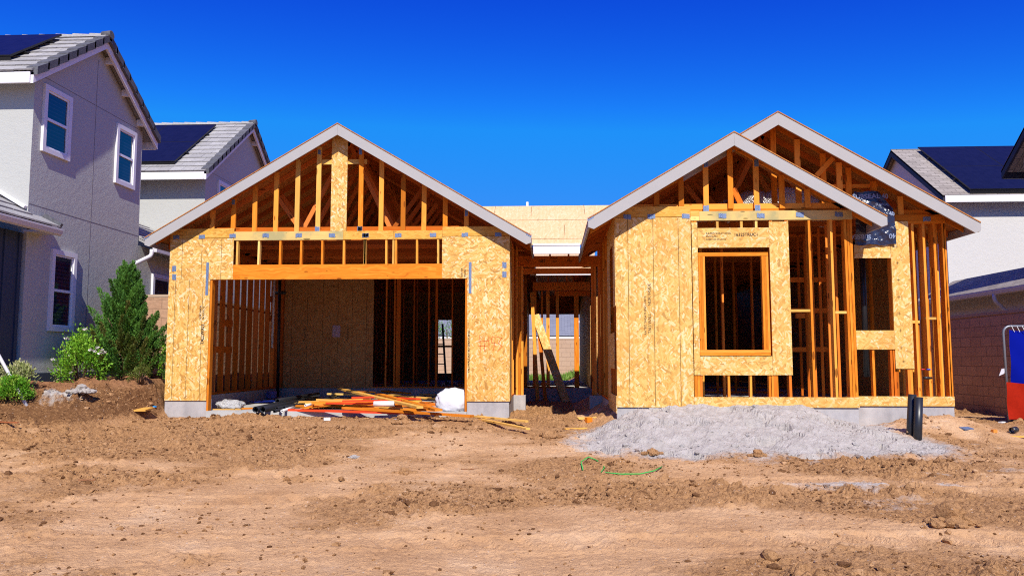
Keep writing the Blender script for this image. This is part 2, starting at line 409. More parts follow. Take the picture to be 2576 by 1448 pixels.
# ================================================================ GROUND
rng = np.random.default_rng(11)
def _hash(ix, iy, s):
    h = (ix.astype(np.int64) * 374761393 + iy.astype(np.int64) * 668265263 + s * 2147483647) & 0xffffffff
    h = ((h ^ (h >> 13)) * 1274126177) & 0xffffffff
    return ((h ^ (h >> 16)) & 0xffff) / 65535.0
def vnoise(x, y, s=0):
    ix, iy = np.floor(x), np.floor(y); fx, fy = x - ix, y - iy
    fx = fx * fx * (3 - 2 * fx); fy = fy * fy * (3 - 2 * fy); ix = ix.astype(np.int64); iy = iy.astype(np.int64)
    a, b, c, d = _hash(ix, iy, s), _hash(ix + 1, iy, s), _hash(ix, iy + 1, s), _hash(ix + 1, iy + 1, s)
    return (a * (1 - fx) + b * fx) * (1 - fy) + (c * (1 - fx) + d * fx) * fy
def fbm(x, y, s=0, oct=4, gain=.5):
    t = 0; a = 1; tot = 0
    for i in range(oct): t = t + a * vnoise(x * 2 ** i, y * 2 ** i, s + i * 7); tot += a; a *= gain
    return t / tot
def worley(x, y, s=0):
    ix, iy = np.floor(x).astype(np.int64), np.floor(y).astype(np.int64); best = np.full(x.shape, 9.)
    for dx in (-1, 0, 1):
        for dy in (-1, 0, 1):
            cx, cy = ix + dx, iy + dy
            d = (cx + _hash(cx, cy, s) - x) ** 2 + (cy + _hash(cx, cy, s + 3) - y) ** 2
            best = np.minimum(best, d)
    return np.sqrt(best)
def ss(a, b, x): 
    t = np.clip((x - a) / (b - a), 0, 1); return t * t * (3 - 2 * t)
def ground_parts(x, y):
    """base height, roughness, slurry mask, mulch mask"""
    x = np.asarray(x, float); y = np.asarray(y, float)
    base = .03 + .465 * ss(5.5, 14.4, y) + .2 * ss(22, 34, y)
    # bank in front of the left neighbour
    d = (y - 12.0) + (-x - 8.0)
    bank = .70 * ss(-.9, 3.1, d + .5 * (fbm(x * 1.3, y * 1.3, 5) - .5)) * ss(7.25, 7.75, -x)
    base = base + bank
    # concrete wash-out heap against the right wing
    ys = 12.95
    h = .36 * ss(.5, 1.5, x) * (1 - ss(3.7, 5.2, x)) + .03 * ss(1, 2, x) * (1 - ss(5.5, 6.5, x))
    t = ss(10.4, ys - .1, y)
    heap = h * t * (1 + .6 * (fbm(x * 1.7, y * 1.7, 21) - .5))
    # brown spoil in front of the set back bay
    heap2 = .25 * np.exp(-((x - 6.0) / .75) ** 2 - ((y - 12.6) / .65) ** 2) + .12 * np.exp(-((x - 5.2) / .5) ** 2 - ((y - 11.9) / .5) ** 2)
    heap2 = heap2 + .05 * np.exp(-((x + 4.2) / 2.2) ** 2 - ((y - 14.1) / .55) ** 2)
    edge = .9 * (fbm(x * 1.1, y * 1.1, 31, 5) - .5)
    sl = ss(10.2, 11.3, y + edge * 1.6 + .25 * (1 - abs(x - 3.2) / 3.2)) * ss(.2, 1.0, x + edge * .9 + (13 - y) * .12) * (1 - ss(4.7, 5.7, x + edge * 1.2 - (13 - y) * .10)) * (1 - ss(12.99, 13.1, y))
    sl = sl * (1 - .85 * ss(.0, .12, heap2 - .05))
    sl = np.maximum(sl, .8 * ss(.56, .66, fbm(x * .9, y * 2.2, 77, 4)) * np.exp(-((x - 3.6) / 1.2) ** 2 - ((y - 9.2) / .5) ** 2))
    sl = np.maximum(sl, .9 * np.exp(-((x + 8.35) / .35) ** 2 - ((y - 13.3) / .3) ** 2) * ss(.45, .55, fbm(x * 3, y * 3, 41)) * 1.4)
    sl = np.clip(np.maximum(sl, .40 * ss(.62, .72, fbm(x * .9 + 4, y * 2.2, 91, 4)) * ss(1, 4, x)), 0, 1)
    base = base + heap + heap2
    # wheel-smoothed lanes run left to right
    lane = fbm(x * .22, y * .95 + .25 * np.sin(x * .35), 13, 3)
    patch = fbm(x * .55, y * .8, 17, 4)
    rough = ss(.37, .60, .38 * lane + .40 * patch + .22 * fbm(x * 1.9, y * 2.6, 37, 4))
    rough = np.maximum(rough, ss(12.6, 14.2, y) * (x < 0.5))
    rough = np.maximum(rough, 1.9 * ss(.03, .2, bank) * (1 - ss(.5, .66, bank)) + .6 * ss(.03, .3, bank))
    rough = np.clip(rough, .20, 2)
    rough = rough * (1 - .45 * sl)
    mulch = ss(.5, .68, bank)
    return base, rough, sl, mulch
def ground_height(x, y, fine=True):
    base, rough, sl, mulch = ground_parts(x, y)
    x = np.asarray(x, float); y = np.asarray(y, float)
    z = base + .07 * (fbm(x * .6, y * .9, 3, 4) - .5) + sl * ss(10, 11, y) * (.17 * (fbm(x * 2.4, y * 2.8, 83, 6, .6) - .5) - .10 * ss(.60, .70, fbm(x * 3.1 + y * 1.5, y * 3.1, 87, 5)))
    # faint machine tracks pressed into the lot, running left to right
    for c0, am, ph in ((6.9, .25, 0), (8.5, .25, 0), (9.6, -.3, 1.3)):
        c = c0 + am * np.sin(x * .28 + ph); d_ = np.abs(y - c)
        tr = np.exp(-(d_ / .17) ** 4) * ss(.35, .6, fbm(x * .35 + c0, y * .3, 97, 2))
        z = z - tr * (.022 + .016 * np.clip(np.sin(x * 21 + np.sign(y - c) * d_ * 14) * 2, -1, 1)) + .018 * np.exp(-((d_ - .22) / .05) ** 2)
    if fine:
        near = 1 - ss(20, 24, y)
        c1 = 1 - np.clip(worley(x * 5.5 + .4 * fbm(x * 6, y * 6, 2), y * 5.5, 6) * 1.15, 0, 1)
        c2 = 1 - np.clip(worley(x * 12, y * 12, 9) * 1.15, 0, 1)
        c3 = 1 - np.clip(worley(x * 26, y * 26, 19) * 1.15, 0, 1)
        big = ss(.52, .72, fbm(x * 1.6, y * 1.6, 61, 3))
        z = z + near * rough * (.085 * c1 ** 1.5 * big + .055 * c2 ** 1.3 * (.35 + .65 * big) + .032 * c3 * (.5 + .5 * big) + .06 * (fbm(x * 2.6, y * 2.6, 23, 5, .6) - .5))
        z = z + near * (.022 * (fbm(x * 3, y * 9, 27, 4) - .5) + .018 * (fbm(x * 24, y * 24, 29, 3) - .5))
    return z
def gz(x, y): return float(ground_height(np.array([x]), np.array([y]))[0])

def on_ground(px, py):
    """where a sight line of the photo first meets the dirt"""
    r = _ray(px, py); Y_ = np.linspace(4.6, 17, 1600); X_ = r[0] / r[1] * Y_; Z_ = EYE + r[2] / r[1] * Y_
    g = ground_height(X_, Y_); k = int(np.argmax(Z_ < g)); return float(X_[k]), float(Y_[k]), float(g[k])
def steps(a, b, s0, s1):
    out = [a]
    while out[-1] < b:
        t = (out[-1] - a) / (b - a); out.append(out[-1] + s0 + (s1 - s0) * t)
    return out
xs = np.array(sorted(set([-400, -200, -100, -60, -40, -30, -24, -20, -17, -15] + list(np.round(steps(-13.5, -5, .05, .026), 4)) + list(np.round(steps(-5, 5, .026, .026), 4)[1:]) + list(np.round(steps(5, 11, .026, .05), 4)[1:]) + [12, 13, 15, 17, 20, 24, 30, 40, 60, 100, 200, 400])))
ysr = np.array(sorted(set([-150, -60, -25, -10, -4, 0, 2.5, 4] + list(np.round(steps(4.4, 9, .020, .028), 4)) + list(np.round(steps(9.03, 16.5, .028, .045), 4)) + list(np.round(steps(16.6, 40, .1, .7), 3)) + [45, 55, 70, 100, 160, 300, 700])))
GX, GY = np.meshgrid(xs, ysr)
GZ = ground_height(GX, GY)
base_, rough_, slur_, mul_ = ground_parts(GX, GY)
# the house pad: keep the dirt under the slab
inside = ((GX > -7.3) & (GX < -.85) & (GY > 15.02) & (GY < 29.4)) | ((GX > 1.15) & (GX < 6.5) & (GY > 13.1) & (GY < 29.4)) | ((GX > -.9) & (GX < 1.2) & (GY > 20.75) & (GY < 29.4))
GZ = np.where(inside, np.minimum(GZ, .42), GZ)
nx, ny = len(xs), len(ysr)
V = np.stack([GX.ravel(), GY.ravel(), GZ.ravel()], 1)
i = np.arange(nx * ny).reshape(ny, nx)
F = np.stack([i[:-1, :-1].ravel(), i[:-1, 1:].ravel(), i[1:, 1:].ravel(), i[1:, :-1].ravel()], 1)

def make_dirt():
    m, t, b = M('dirt', .95, .1); n = N(t); p = n.pos()
    sl, ro, mu = n.attr('slurry'), n.attr('rough'), n.attr('mulch')
    a = n.noise(p, 1.1, 5, .6); bq = n.noise(p, 13, 5, .7); cgr = n.noise(p, 90, 3, .7)
    dry = n.ramp(a, [(.3, (.50, .275, .13)), (.55, (.61, .36, .185)), (.75, (.70, .46, .27))])
    loose = n.ramp(bq, [(.3, (.27, .13, .05)), (.55, (.42, .22, .092)), (.75, (.53, .30, .14))])
    col = n.mix(n.ramp(n.math('ADD', ro, n.math('MULTIPLY', n.math('SUBTRACT', bq, .5), .9)), [(.25, (0, 0, 0)), (.75, (.85, .85, .85))]), dry, loose)
    col = n.mix(n.math('MULTIPLY', n.math('SUBTRACT', cgr, .5), .5, clamp=True), col, (.66, .48, .30))
    # dark specks: crevice shade put into the colour, dense where the dirt is loose
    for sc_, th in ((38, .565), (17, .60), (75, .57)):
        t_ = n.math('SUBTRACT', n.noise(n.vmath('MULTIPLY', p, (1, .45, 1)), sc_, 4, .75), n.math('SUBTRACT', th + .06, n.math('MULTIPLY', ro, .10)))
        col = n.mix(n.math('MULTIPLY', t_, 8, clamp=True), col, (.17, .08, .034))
    # pale stones and grit
    vo = n.node('ShaderNodeTexVoronoi'); n.put(vo.inputs['Vector'], p); vo.inputs['Scale'].default_value = 22
    st = n.math('MULTIPLY', n.math('LESS_THAN', vo.outputs['Distance'], .16), n.math('GREATER_THAN', n.sep(vo.outputs['Color'])[0], .80))
    col = n.mix(n.math('MULTIPLY', st, .6), col, (.60, .50, .42))
    col = n.mix(mu, col, n.ramp(n.noise(p, 30, 4, .7), [(.3, (.17, .075, .032)), (.7, (.38, .19, .095))]))
    gs = n.ramp(n.noise(p, 7, 5, .7), [(.3, (.36, .335, .31)), (.7, (.54, .50, .47))])
    sf = n.ramp(n.math('ADD', sl, n.math('MULTIPLY', n.math('SUBTRACT', n.noise(p, 9, 5, .75), .5), 1.3)), [(.28, (0, 0, 0)), (.75, (.93, .93, .93))])
    col = n.mix(sf, col, gs)
    n.put(b.inputs['Base Color'], col)
    h = n.math('ADD', n.math('MULTIPLY', bq, 1.0), n.math('ADD', n.math('MULTIPLY', n.noise(p, 45, 4, .75), .6), n.math('MULTIPLY', cgr, .25)))
    n.put(b.inputs['Normal'], n.bump(h, .8, .04)); return m
DIRT = make_dirt()
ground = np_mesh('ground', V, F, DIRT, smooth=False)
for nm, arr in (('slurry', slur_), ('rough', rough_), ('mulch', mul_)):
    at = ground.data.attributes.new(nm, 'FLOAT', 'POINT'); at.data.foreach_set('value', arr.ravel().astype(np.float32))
ground['kind'] = 'structure'

# clods and pebbles of loose dirt: nobody could count them
def blob(sub=1):
    bm = bmesh.new(); bmesh.ops.create_icosphere(bm, subdivisions=sub, radius=1)
    v = np.array([q.co[:] for q in bm.verts]); f = np.array([[q.index for q in fc.verts] for fc in bm.faces]); bm.free(); return v, f
bv, bf = blob(1)
n_try = 120000
cx = rng.uniform(-11.5, 9.5, n_try); cy = 5.2 + 9.9 * rng.uniform(0, 1, n_try) ** .9
_, cr, cs_, cm = ground_parts(cx, cy)
inside_c = ((cx > -7.45) & (cx < -.7) & (cy > 14.9)) | ((cx > .95) & (cy > 12.9)) | (cx < -9.2)
clump = ss(.45, .7, fbm(cx * 1.4, cy * 1.4, 61, 3))
keep = (rng.uniform(0, 1, n_try) < (cr * .5 * (.10 + clump) + .02 + .5 * cs_ * (1 - cs_))) & ~inside_c
cx, cy, cs_, cm = cx[keep], cy[keep], cs_[keep], cm[keep]
sz = .005 + .018 * rng.uniform(0, 1, len(cx)) ** 1.8 + .045 * rng.uniform(0, 1, len(cx)) ** 26
cz = ground_height(cx, cy)
VV = []; FF = []; SL = []; MU = []
rot = rng.uniform(0, 6.28, len(cx))
nz = rng.uniform(.5, 1.4, (len(cx), len(bv)))
for k in range(len(cx)):
    v = bv * nz[k][:, None] * np.array([1, .85, .62]) * sz[k]
    c_, s_ = math.cos(rot[k]), math.sin(rot[k])
    v = np.stack([v[:, 0] * c_ - v[:, 1] * s_, v[:, 0] * s_ + v[:, 1] * c_, v[:, 2]], 1) + (cx[k], cy[k], cz[k] + sz[k] * .12)
    FF.append(bf + len(bv) * k); VV.append(v)
VV = np.concatenate(VV); FF = np.concatenate(FF)
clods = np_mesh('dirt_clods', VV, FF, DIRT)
for nm, arr in (('slurry', np.repeat(cs_, len(bv))), ('rough', np.repeat(np.where(rng.uniform(0, 1, len(cx)) < .35, 2.3, rng.uniform(.3, 1.3, len(cx))), len(bv))), ('mulch', np.repeat(cm, len(bv)))):  # rough also drives the painted crevice shade, strongest on some clods
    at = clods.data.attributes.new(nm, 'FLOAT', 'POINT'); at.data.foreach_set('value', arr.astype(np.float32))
tag(clods, 'loose brown dirt clods and pebbles scattered over the bare lot', 'dirt clods', kind='stuff')

# a few bigger lumps one can point at
def lump(px, py, r, label, group=None, slur=0.0, zr=.7, name='dirt_lump', cat='dirt lump'):
    # find the ground under the sight line
    x, y, z = on_ground(px, py)
    # a crumbly heap: one rough core and many smaller crumbs grown into it
    g = np.random.default_rng(int(px)); vs, fs = [], []; nb_ = 0
    for k in range(46):
        v, f = blob(2); s_ = r * (.62 if k == 0 else g.uniform(.10, .34))
        a = g.uniform(0, 6.28); q_ = 0 if k == 0 else r * g.uniform(.35, 1.25); q = v * 2.6 + g.uniform(0, 50, 3)
        d = .55 + .95 * fbm(q[:, 0] + q[:, 2] * 1.3, q[:, 1] - q[:, 2], int(px) % 97 + k, 4)
        v = v * d[:, None] * np.array([s_ * 1.2, s_, s_ * .85]) + np.array([math.cos(a) * q_ * 1.2, math.sin(a) * q_ * .8, zr * max(0, r - q_) * g.uniform(0, .9)])
        vs.append(v); fs.append(f + nb_); nb_ += len(v)
    v = np.concatenate(vs); f = np.concatenate(fs)
    o = np_mesh(name, v, f, DIRT, smooth=False)
    for nm, val in (('slurry', slur), ('rough', .75), ('mulch', 0)):
        at = o.data.attributes.new(nm, 'FLOAT', 'POINT'); at.data.foreach_set('value', np.full(len(v), val, np.float32))
    o.location = (x, y, z + r * zr * .06)
    return tag(o, label, cat, group)
lump(1380, 1098, .13, 'big dark dirt lump lying left of the grey washout heap', 'large dirt lumps')
lump(1905, 1146, .08, 'brown dirt lump in the middle of the grey washout toe', 'large dirt lumps')
lump(1640, 1140, .09, 'wide dirt lump at the foot of the grey heap, under the window', 'large dirt lumps')
lump(2392, 1316, .16, 'crumbly dark dirt lump in the right foreground', 'large dirt lumps')
lump(1935, 1418, .10, 'rounded dirt lump at the bottom edge of the picture', 'large dirt lumps')
lump(1010, 1062, .13, 'dirt lump heaped below the lumber pile', 'large dirt lumps')
lump(890, 1150, .055, 'small pale chunk of concrete lying on the bare dirt', None, 1.0, name='concrete_chunk', cat='concrete chunk')
lump(1018, 1190, .09, 'flat dark dirt lump alone in the middle of the lot', 'large dirt lumps', zr=.4)
lump(1300, 1255, .12, 'low crumbly dirt lump on the smooth lane, centre foreground', 'large dirt lumps', zr=.45)
lump(205, 985, .15, 'grey concrete spill lump on the bank beside the rose bush', None, 1.0, name='concrete_chunk', cat='concrete chunk')

# ================================================================ THE UNFINISHED HOUSE
H = thing('unfinished_house', 'unfinished timber frame house with two open gables and yellow strand board walls', 'house', (-.4, 15, .45))
SL_ = .593                      # roof slope
YG, YR, YB = 15.0, 13.0, 13.5   # the garage front, the right wing front, the set back bay
SILL = .853                     # top of the stem walls
GLx, GRx = -7.36, -.776         # garage side walls
WLx, WRx, BRx = 1.07, 4.895, 6.61

def part(name, mat, mb, parent=None, label=None): return mb.build(name, mat, parent or H, label)
def bx(name, mat, *a, grain=None, parent=None, label=None, t=None): return part(name, mat, MB().box(*a, grain=grain, t=t), parent, label)

# ---- concrete
f = MB()
f.box(GLx, -6.545, YG + .01, YG + .25, .2, SILL); f.box(GLx, GLx + .2, YG + .251, 21.2, .2, SILL)
f.box(-1.565, GRx, YG + .01, YG + .25, .2, SILL); f.box(GRx - .2, GRx, YG + .251, 21.2, .2, SILL)
f.box(GLx + .201, GRx - .201, 20.98, 21.2, .2, SILL)
f.box(GRx + .001, GRx + .25, 16.85, 17.15, .2, SILL)
f.box(WLx, WRx - .01, YR + .015, YR + .25, .1, SILL - .01); f.box(WLx, WLx + .2, YR + .251, 21, .1, SILL - .01)
f.box(WRx + .0, BRx, YB + .015, YB + .25, .1, SILL - .012); f.box(WRx - .25, WRx - .012, YR + .252, YB + .25, .1, SILL - .011)
f.box(WLx - .25, WLx - .001, 16.85, 17.15, .2, SILL)
f.box(GRx + .001, WLx - .001, 21.02, 21.3, .2, SILL)
part('foundation', CONC, f)
s = MB(); s.box(-6.54, -1.57, YG - .02, 20.97, .35, .63); part('garage_slab', SLAB, s)
s = MB(); s.box(GLx + .01, GRx - .01, 21.21, 29.3, .35, SILL - .005)
s.box(WLx + .21, WRx - .26, YR + .26, 29.3, .35, SILL - .015); s.box(WRx - .259, BRx - .02, YB + .26, 29.3, .35, SILL - .016); s.box(GRx, WLx, 21.31, 29.3, .35, SILL - .006)
part('house_slab', SLAB, s)

# ---- small repeats
plate_mesh = None
def tie_plate(x, y, z, w_=.125, h_=.075, ry=0, name='tie_plate', parent=None):
    mb = MB(); nx_, nz_ = max(3, int(w_ / .026)), max(2, int(h_ / .02))
    # ragged strip edges like pressed teeth
    for k in range(nx_):
        x0 = -w_ / 2 + k * w_ / nx_; j = random.uniform(-.006, .006)
        mb.box(x0, x0 + w_ / nx_ * .97, 0, .003, -h_ / 2 + j, h_ / 2 + j, t=.5)
    c, s_ = math.cos(ry), math.sin(ry)
    mb.v = [(x + a * c - q * s_, y - .003 + b, z + a * s_ + q * c) for a, b, q in mb.v]
    return part(name, STEEL, mb, parent)
def stud(x, y0, z0, z1, w_=.038, d_=.09, mat=None, name='stud', lean=0, parent=None):
    mb = MB(); d = random.uniform(-.004, .004)
    mb.hexa([(x - w_ / 2 + d, y0, z0), (x + w_ / 2 + d, y0, z0), (x + w_ / 2 + d, y0 + d_, z0), (x - w_ / 2 + d, y0 + d_, z0),
             (x - w_ / 2 + lean, y0, z1), (x + w_ / 2 + lean, y0, z1), (x + w_ / 2 + lean, y0 + d_, z1), (x - w_ / 2 + lean, y0 + d_, z1)])
    return part(name, mat or random.choice((FIR, FIR, FIR_RED)), mb, parent)
def rows(name, x0, x1, y, z0, z1, k, parent):
    mb = MB()
    for i_ in range(k):
        x = x0 + (x1 - x0) * (i_ + .5) / k; mb.box(x - .0035, x + .0035, y - .0022, y - .0002, z0, z1)
    return part(name, INK_LINE, mb, parent)
def text(name, s_, size, loc, mat, parent, vert=False, sx=1.0, flip=False, surf=None, bold=.0):
    cu = bpy.data.curves.new('lettering', 'FONT'); cu.body = s_; cu.size = size; cu.offset = bold
    o = bpy.data.objects.new('lettering', cu); C.objects.link(o); bpy.context.view_layer.update()
    me = bpy.data.meshes.new_from_object(o.evaluated_get(bpy.context.evaluated_depsgraph_get()))
    bpy.data.objects.remove(o); bpy.data.curves.remove(cu)
    o0 = ORIGIN[parent]
    for v in me.vertices:
        a, b = v.co.x * sx, v.co.y
        if flip: a, b = -a, -b
        if vert: a, b = -b, a
        X, Z = loc[0] + a, loc[2] + b
        Y = loc[1] if surf is None else surf(X, Z)
        v.co = Vector((X, Y, Z)) - o0
    me.name = name; me.materials.clear(); me.materials.append(mat)
    q = bpy.data.objects.new(name, me); C.objects.link(q); q.parent = parent; ORIGIN[q] = o0
    return q
def strokes(name, lines, x, y, z, s_, mat, parent, w_=.02):
    mb = MB()
    for l in lines:
        for a, b in zip(l, l[1:]):
            p = Vector((x + a[0] * s_, y, z + a[1] * s_)); q = Vector((x + b[0] * s_, y, z + b[1] * s_))
            d = (q - p).normalized(); nn = Vector((-d.z, 0, d.x)) * w_ / 2; e = d * w_ * .3
            mb.face([p - e + nn, p - e - nn, q + e - nn, q + e + nn], [(0, 0)] * 4, .5)
    return part(name, mat, mb, parent)

# ---- garage front wall
T = .012
p1 = bx('osb_panel', OSB, GLx, -6.107, YG - T, YG, 3.136, 3.935, grain=None)
p2 = bx('osb_panel', OSB, GLx + .0, -6.548, YG - T - .001, YG, SILL - .03, 3.134)
rows('nail_line', GLx - .0, -6.548 + .0, YG - T - .001, SILL, 3.13, 3, p2)
rows('nail_line', GLx + .05, -6.15, YG - T, 3.14, 3.93, 3, p1)
p3 = bx('osb_panel', OSB, -2.055, GRx, YG - T, YG, 3.136, 3.935)
p4 = bx('osb_panel', OSB, -1.568, GRx, YG - T - .001, YG, SILL - .03, 3.134)
bx('osb_strip', OSB_EDGE, GLx + .0, -6.105, YG - T - .002, YG, 3.945, 4.125)
bx('osb_strip', OSB_EDGE, -2.05, GRx, YG - T - .002, YG, 3.945, 4.125)
bx('header_board', PLATE_WOOD, -6.103, -3.97, YG - .012, YG + .05, 3.895, 4.062, label='greenish treated header board')
bx('header_board', OSB_EDGE, -3.967, -3.0, YG - .012, YG + .05, 3.897, 4.06)
bx('header_board', OSB_EDGE, -2.996, -2.053, YG - .012, YG + .05, 3.897, 4.06)
hb = bx('garage_beam', FIR, -6.545, -1.57, YG - .004 + .005, YG + .09, 3.136, 3.42, t=.45, label='long orange laminated beam over the garage opening')
# jamb posts, top plates, bottom plates
bx('top_plate', FIR, GLx + .01, GRx - .01, YG + .051, YG + .14, 4.0, 4.06)
for xx in (-6.545 + .019, -1.57 - .019): stud(xx, YG + .001, .63, 3.134, d_=.13, name='jamb_stud')
for xx in (-6.59, -6.75, -7.1, -7.33, -1.53, -1.3, -1.05, -.81): stud(xx, YG + .002, SILL, 3.99, name='corner_stud')
for zx, sc3, ox in [(868, 3.29, 370), (1057, 3.29, 370), (1245, 3.29, 370), (1428, 3.29, 370), (1613, 3.29, 370), (1803, 3.29, 370), (1990, 3.29, 370), (245, 3.291, 900), (432, 3.291, 900), (496, 3.291, 900), (517, 3.291, 900), (702, 3.291, 900), (888, 3.291, 900)]:
    x = U((ox + zx / sc3) * .9425, 640, YG)[0]
    stud(x - .01, YG + .003, 3.421, 3.994, name='cripple_stud', mat=FIR_PALE if random.random() < .4 else FIR)
# gable end truss of the garage
RX, RZ = -4.05, 6.107 - .015      # ridge line (underside of the deck)
def roof_z(x, rx=RX, rz=RZ): return rz - SL_ * abs(x - rx)
def chord(mb, x0, x1, y, rx, rz, off, h=.089, w_=.038):
    # rafter following the slope, `off` below the deck
    z0, z1 = roof_z(x0, rx, rz) - off, roof_z(x1, rx, rz) - off
    v = h * math.sqrt(1 + SL_ ** 2)
    mb.hexa([(x0, y, z0 - v), (x1, y, z1 - v), (x1, y + w_, z1 - v), (x0, y + w_, z0 - v), (x0, y, z0), (x1, y, z1), (x1, y + w_, z1), (x0, y + w_, z0)])
def truss(xl, xr, rx, rz, y, zb=4.06, tails=True, webs=True, mat=None, el=None, er=None):
    mb = MB()
    el = xl if el is None else el; er = xr if er is None else er
    chord(mb, el, rx - .001, y, rx, rz, .004); chord(mb, rx + .001, er, y, rx, rz, .004)
    mb.box(xl, xr, y, y + .038, zb, zb + .089)
    if webs:
        hw = (xr - xl) / 2
        pts = [(xl + hw * .36, 0), (xl + hw * .52, 1), (xl + hw * .72, 0), (rx, 2), (xr - hw * .72, 0), (xr - hw * .52, 1), (xr - hw * .36, 0)]
        P_ = []
        for x, k in pts:
            z = zb + .09 if k == 0 else roof_z(x, rx, rz) - .12
            P_.append((x, y + .019, z))
        for a, b in zip(P_[1:], P_[2:-1]): mb.beam(a, b, .036, .085, up=(0, 1, 0)) if False else mb.beam(a, b, .085, .036, up=(0, 1, 0))
    return part('roof_truss', mat or FIR_SHADED, mb)
truss(GLx + .05, GRx - .05, RX, RZ, YG + .052, 4.065, webs=False, mat=FIR_RED, el=-7.68, er=-.40)
for px in (533.5, 586, 639, 692.5, 746, 799, 906, 957.7, 1013, 1066, 1119, 1172.5):
    x = U(px, 560, YG)[0]
    zt = roof_z(x) - .115
    zb = 4.128 if (x < -6.1 or x > -2.06) else 4.064
    stud(x, YG + .005, zb, zt, w_=.089, d_=.04, name='gable_stud', mat=FIR if px not in (746, 799) else FIR_PALE)
bx('osb_panel', OSB, U(831.5, 560, YG)[0], U(871.5, 560, YG)[0], YG - T, YG + .004, 4.063, roof_z(RX - .1) - .02)
bx('cross_block', FIR_PALE, U(808, 400, YG)[0], U(922, 400, YG)[0], YG + .046, YG + .051, U(850, 412, YG)[1], U(850, 400, YG)[1] + .0)
for k, y in enumerate(np.arange(YG + .61, 29.2, .61)):
    truss(GLx + .05, GRx - .05, RX, RZ, float(y), 4.065, el=-7.70, er=-.38)
# roof deck: two thin slopes
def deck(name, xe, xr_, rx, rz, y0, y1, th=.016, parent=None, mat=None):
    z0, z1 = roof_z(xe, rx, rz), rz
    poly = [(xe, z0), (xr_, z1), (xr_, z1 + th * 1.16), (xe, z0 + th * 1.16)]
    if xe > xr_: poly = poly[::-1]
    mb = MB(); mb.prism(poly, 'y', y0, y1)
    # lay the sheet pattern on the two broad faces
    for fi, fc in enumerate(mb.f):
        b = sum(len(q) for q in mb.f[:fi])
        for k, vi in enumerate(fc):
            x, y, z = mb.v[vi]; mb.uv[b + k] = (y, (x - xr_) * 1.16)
    return part(name, mat or OSB_DECK_SHADED, mb, parent)
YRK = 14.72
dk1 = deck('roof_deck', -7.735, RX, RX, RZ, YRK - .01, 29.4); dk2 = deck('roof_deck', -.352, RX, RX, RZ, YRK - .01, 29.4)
def rake(xe, rx, rz, y, h=.185, w_=.035, mat=None):
    z0, z1 = roof_z(xe, rx, rz) - .002, rz - .002
    a = [(xe, z0 - h * .68), (rx, z1 - h * 1.15), (rx, z1), (xe, z0)]
    if xe < rx: a = [(xe, z0 - h * .68), (xe + .09, z0 - h * 1.15 + .055), (rx, z1 - h * 1.15), (rx, z1), (xe, z0)]
    else: a = [(rx, z1 - h * 1.15), (xe - .09, z0 - h * 1.15 + .055), (xe, z0 - h * .68), (xe, z0), (rx, z1)]
    mb = MB(); mb.prism(a, 'y', y, y + w_); return part('rake_board', mat or PRIMED, mb)
rake(-7.735, RX - .001, RZ, YRK); rake(-.352, RX + .001, RZ, YRK)
def eave_board(xe, z, y0, y1, d): return bx('eave_board', PRIMED, xe, xe + d, y0, y1, z - .135, z - .004)
eave_board(-7.735, roof_z(-7.735), YRK + .036, 29.4, .03); eave_board(-.352, roof_z(-.352), YRK + .036, 29.4, -.03)
def clip(x, z, y, sgn):
    mb = MB(); mb.hexa([(x, y - .004, z - .035), (x + sgn * .1, y - .004, z - .035 + .059), (x + sgn * .1, y + .02, z - .035 + .059), (x, y + .02, z - .035), (x, y - .004, z + .02), (x + sgn * .1, y - .004, z + .079), (x + sgn * .1, y + .02, z + .079), (x, y + .02, z + .02)] if sgn > 0 else
      [(x + sgn * .1, y - .004, z + .024), (x, y - .004, z - .035), (x, y + .02, z - .035), (x + sgn * .1, y + .02, z + .024), (x + sgn * .1, y - .004, z + .079), (x, y - .004, z + .02), (x, y + .02, z + .02), (x + sgn * .1, y + .02, z + .079)])
    return part('metal_clip', STEEL, mb)
clip(-7.745, roof_z(-7.735) + .0, YRK, 1); clip(-.342, roof_z(-.352) + .0, YRK, -1)
def outriggers(rx, rz, xl, xr, y0, y1, k):
    for sg, xe in ((-1, xl), (1, xr)):
        for i_ in range(k):
            x = rx + (xe - rx) * (i_ + .6) / (k + .1); z = roof_z(x, rx, rz) - .005
            mb = MB(); mb.hexa([(x - .045, y0, z - .04 + sg * SL_ * .045), (x + .045, y0, z - .04 - sg * SL_ * .045), (x + .045, y1, z - .04 - sg * SL_ * .045), (x - .045, y1, z - .04 + sg * SL_ * .045),
                                (x - .045, y0, z + sg * SL_ * .045), (x + .045, y0, z - sg * SL_ * .045), (x + .045, y1, z - sg * SL_ * .045), (x - .045, y1, z + sg * SL_ * .045)])
            part('outrigger', FIR_RED, mb)
outriggers(RX, RZ, -7.6, -.5, YRK + .036, YG + .05, 5)
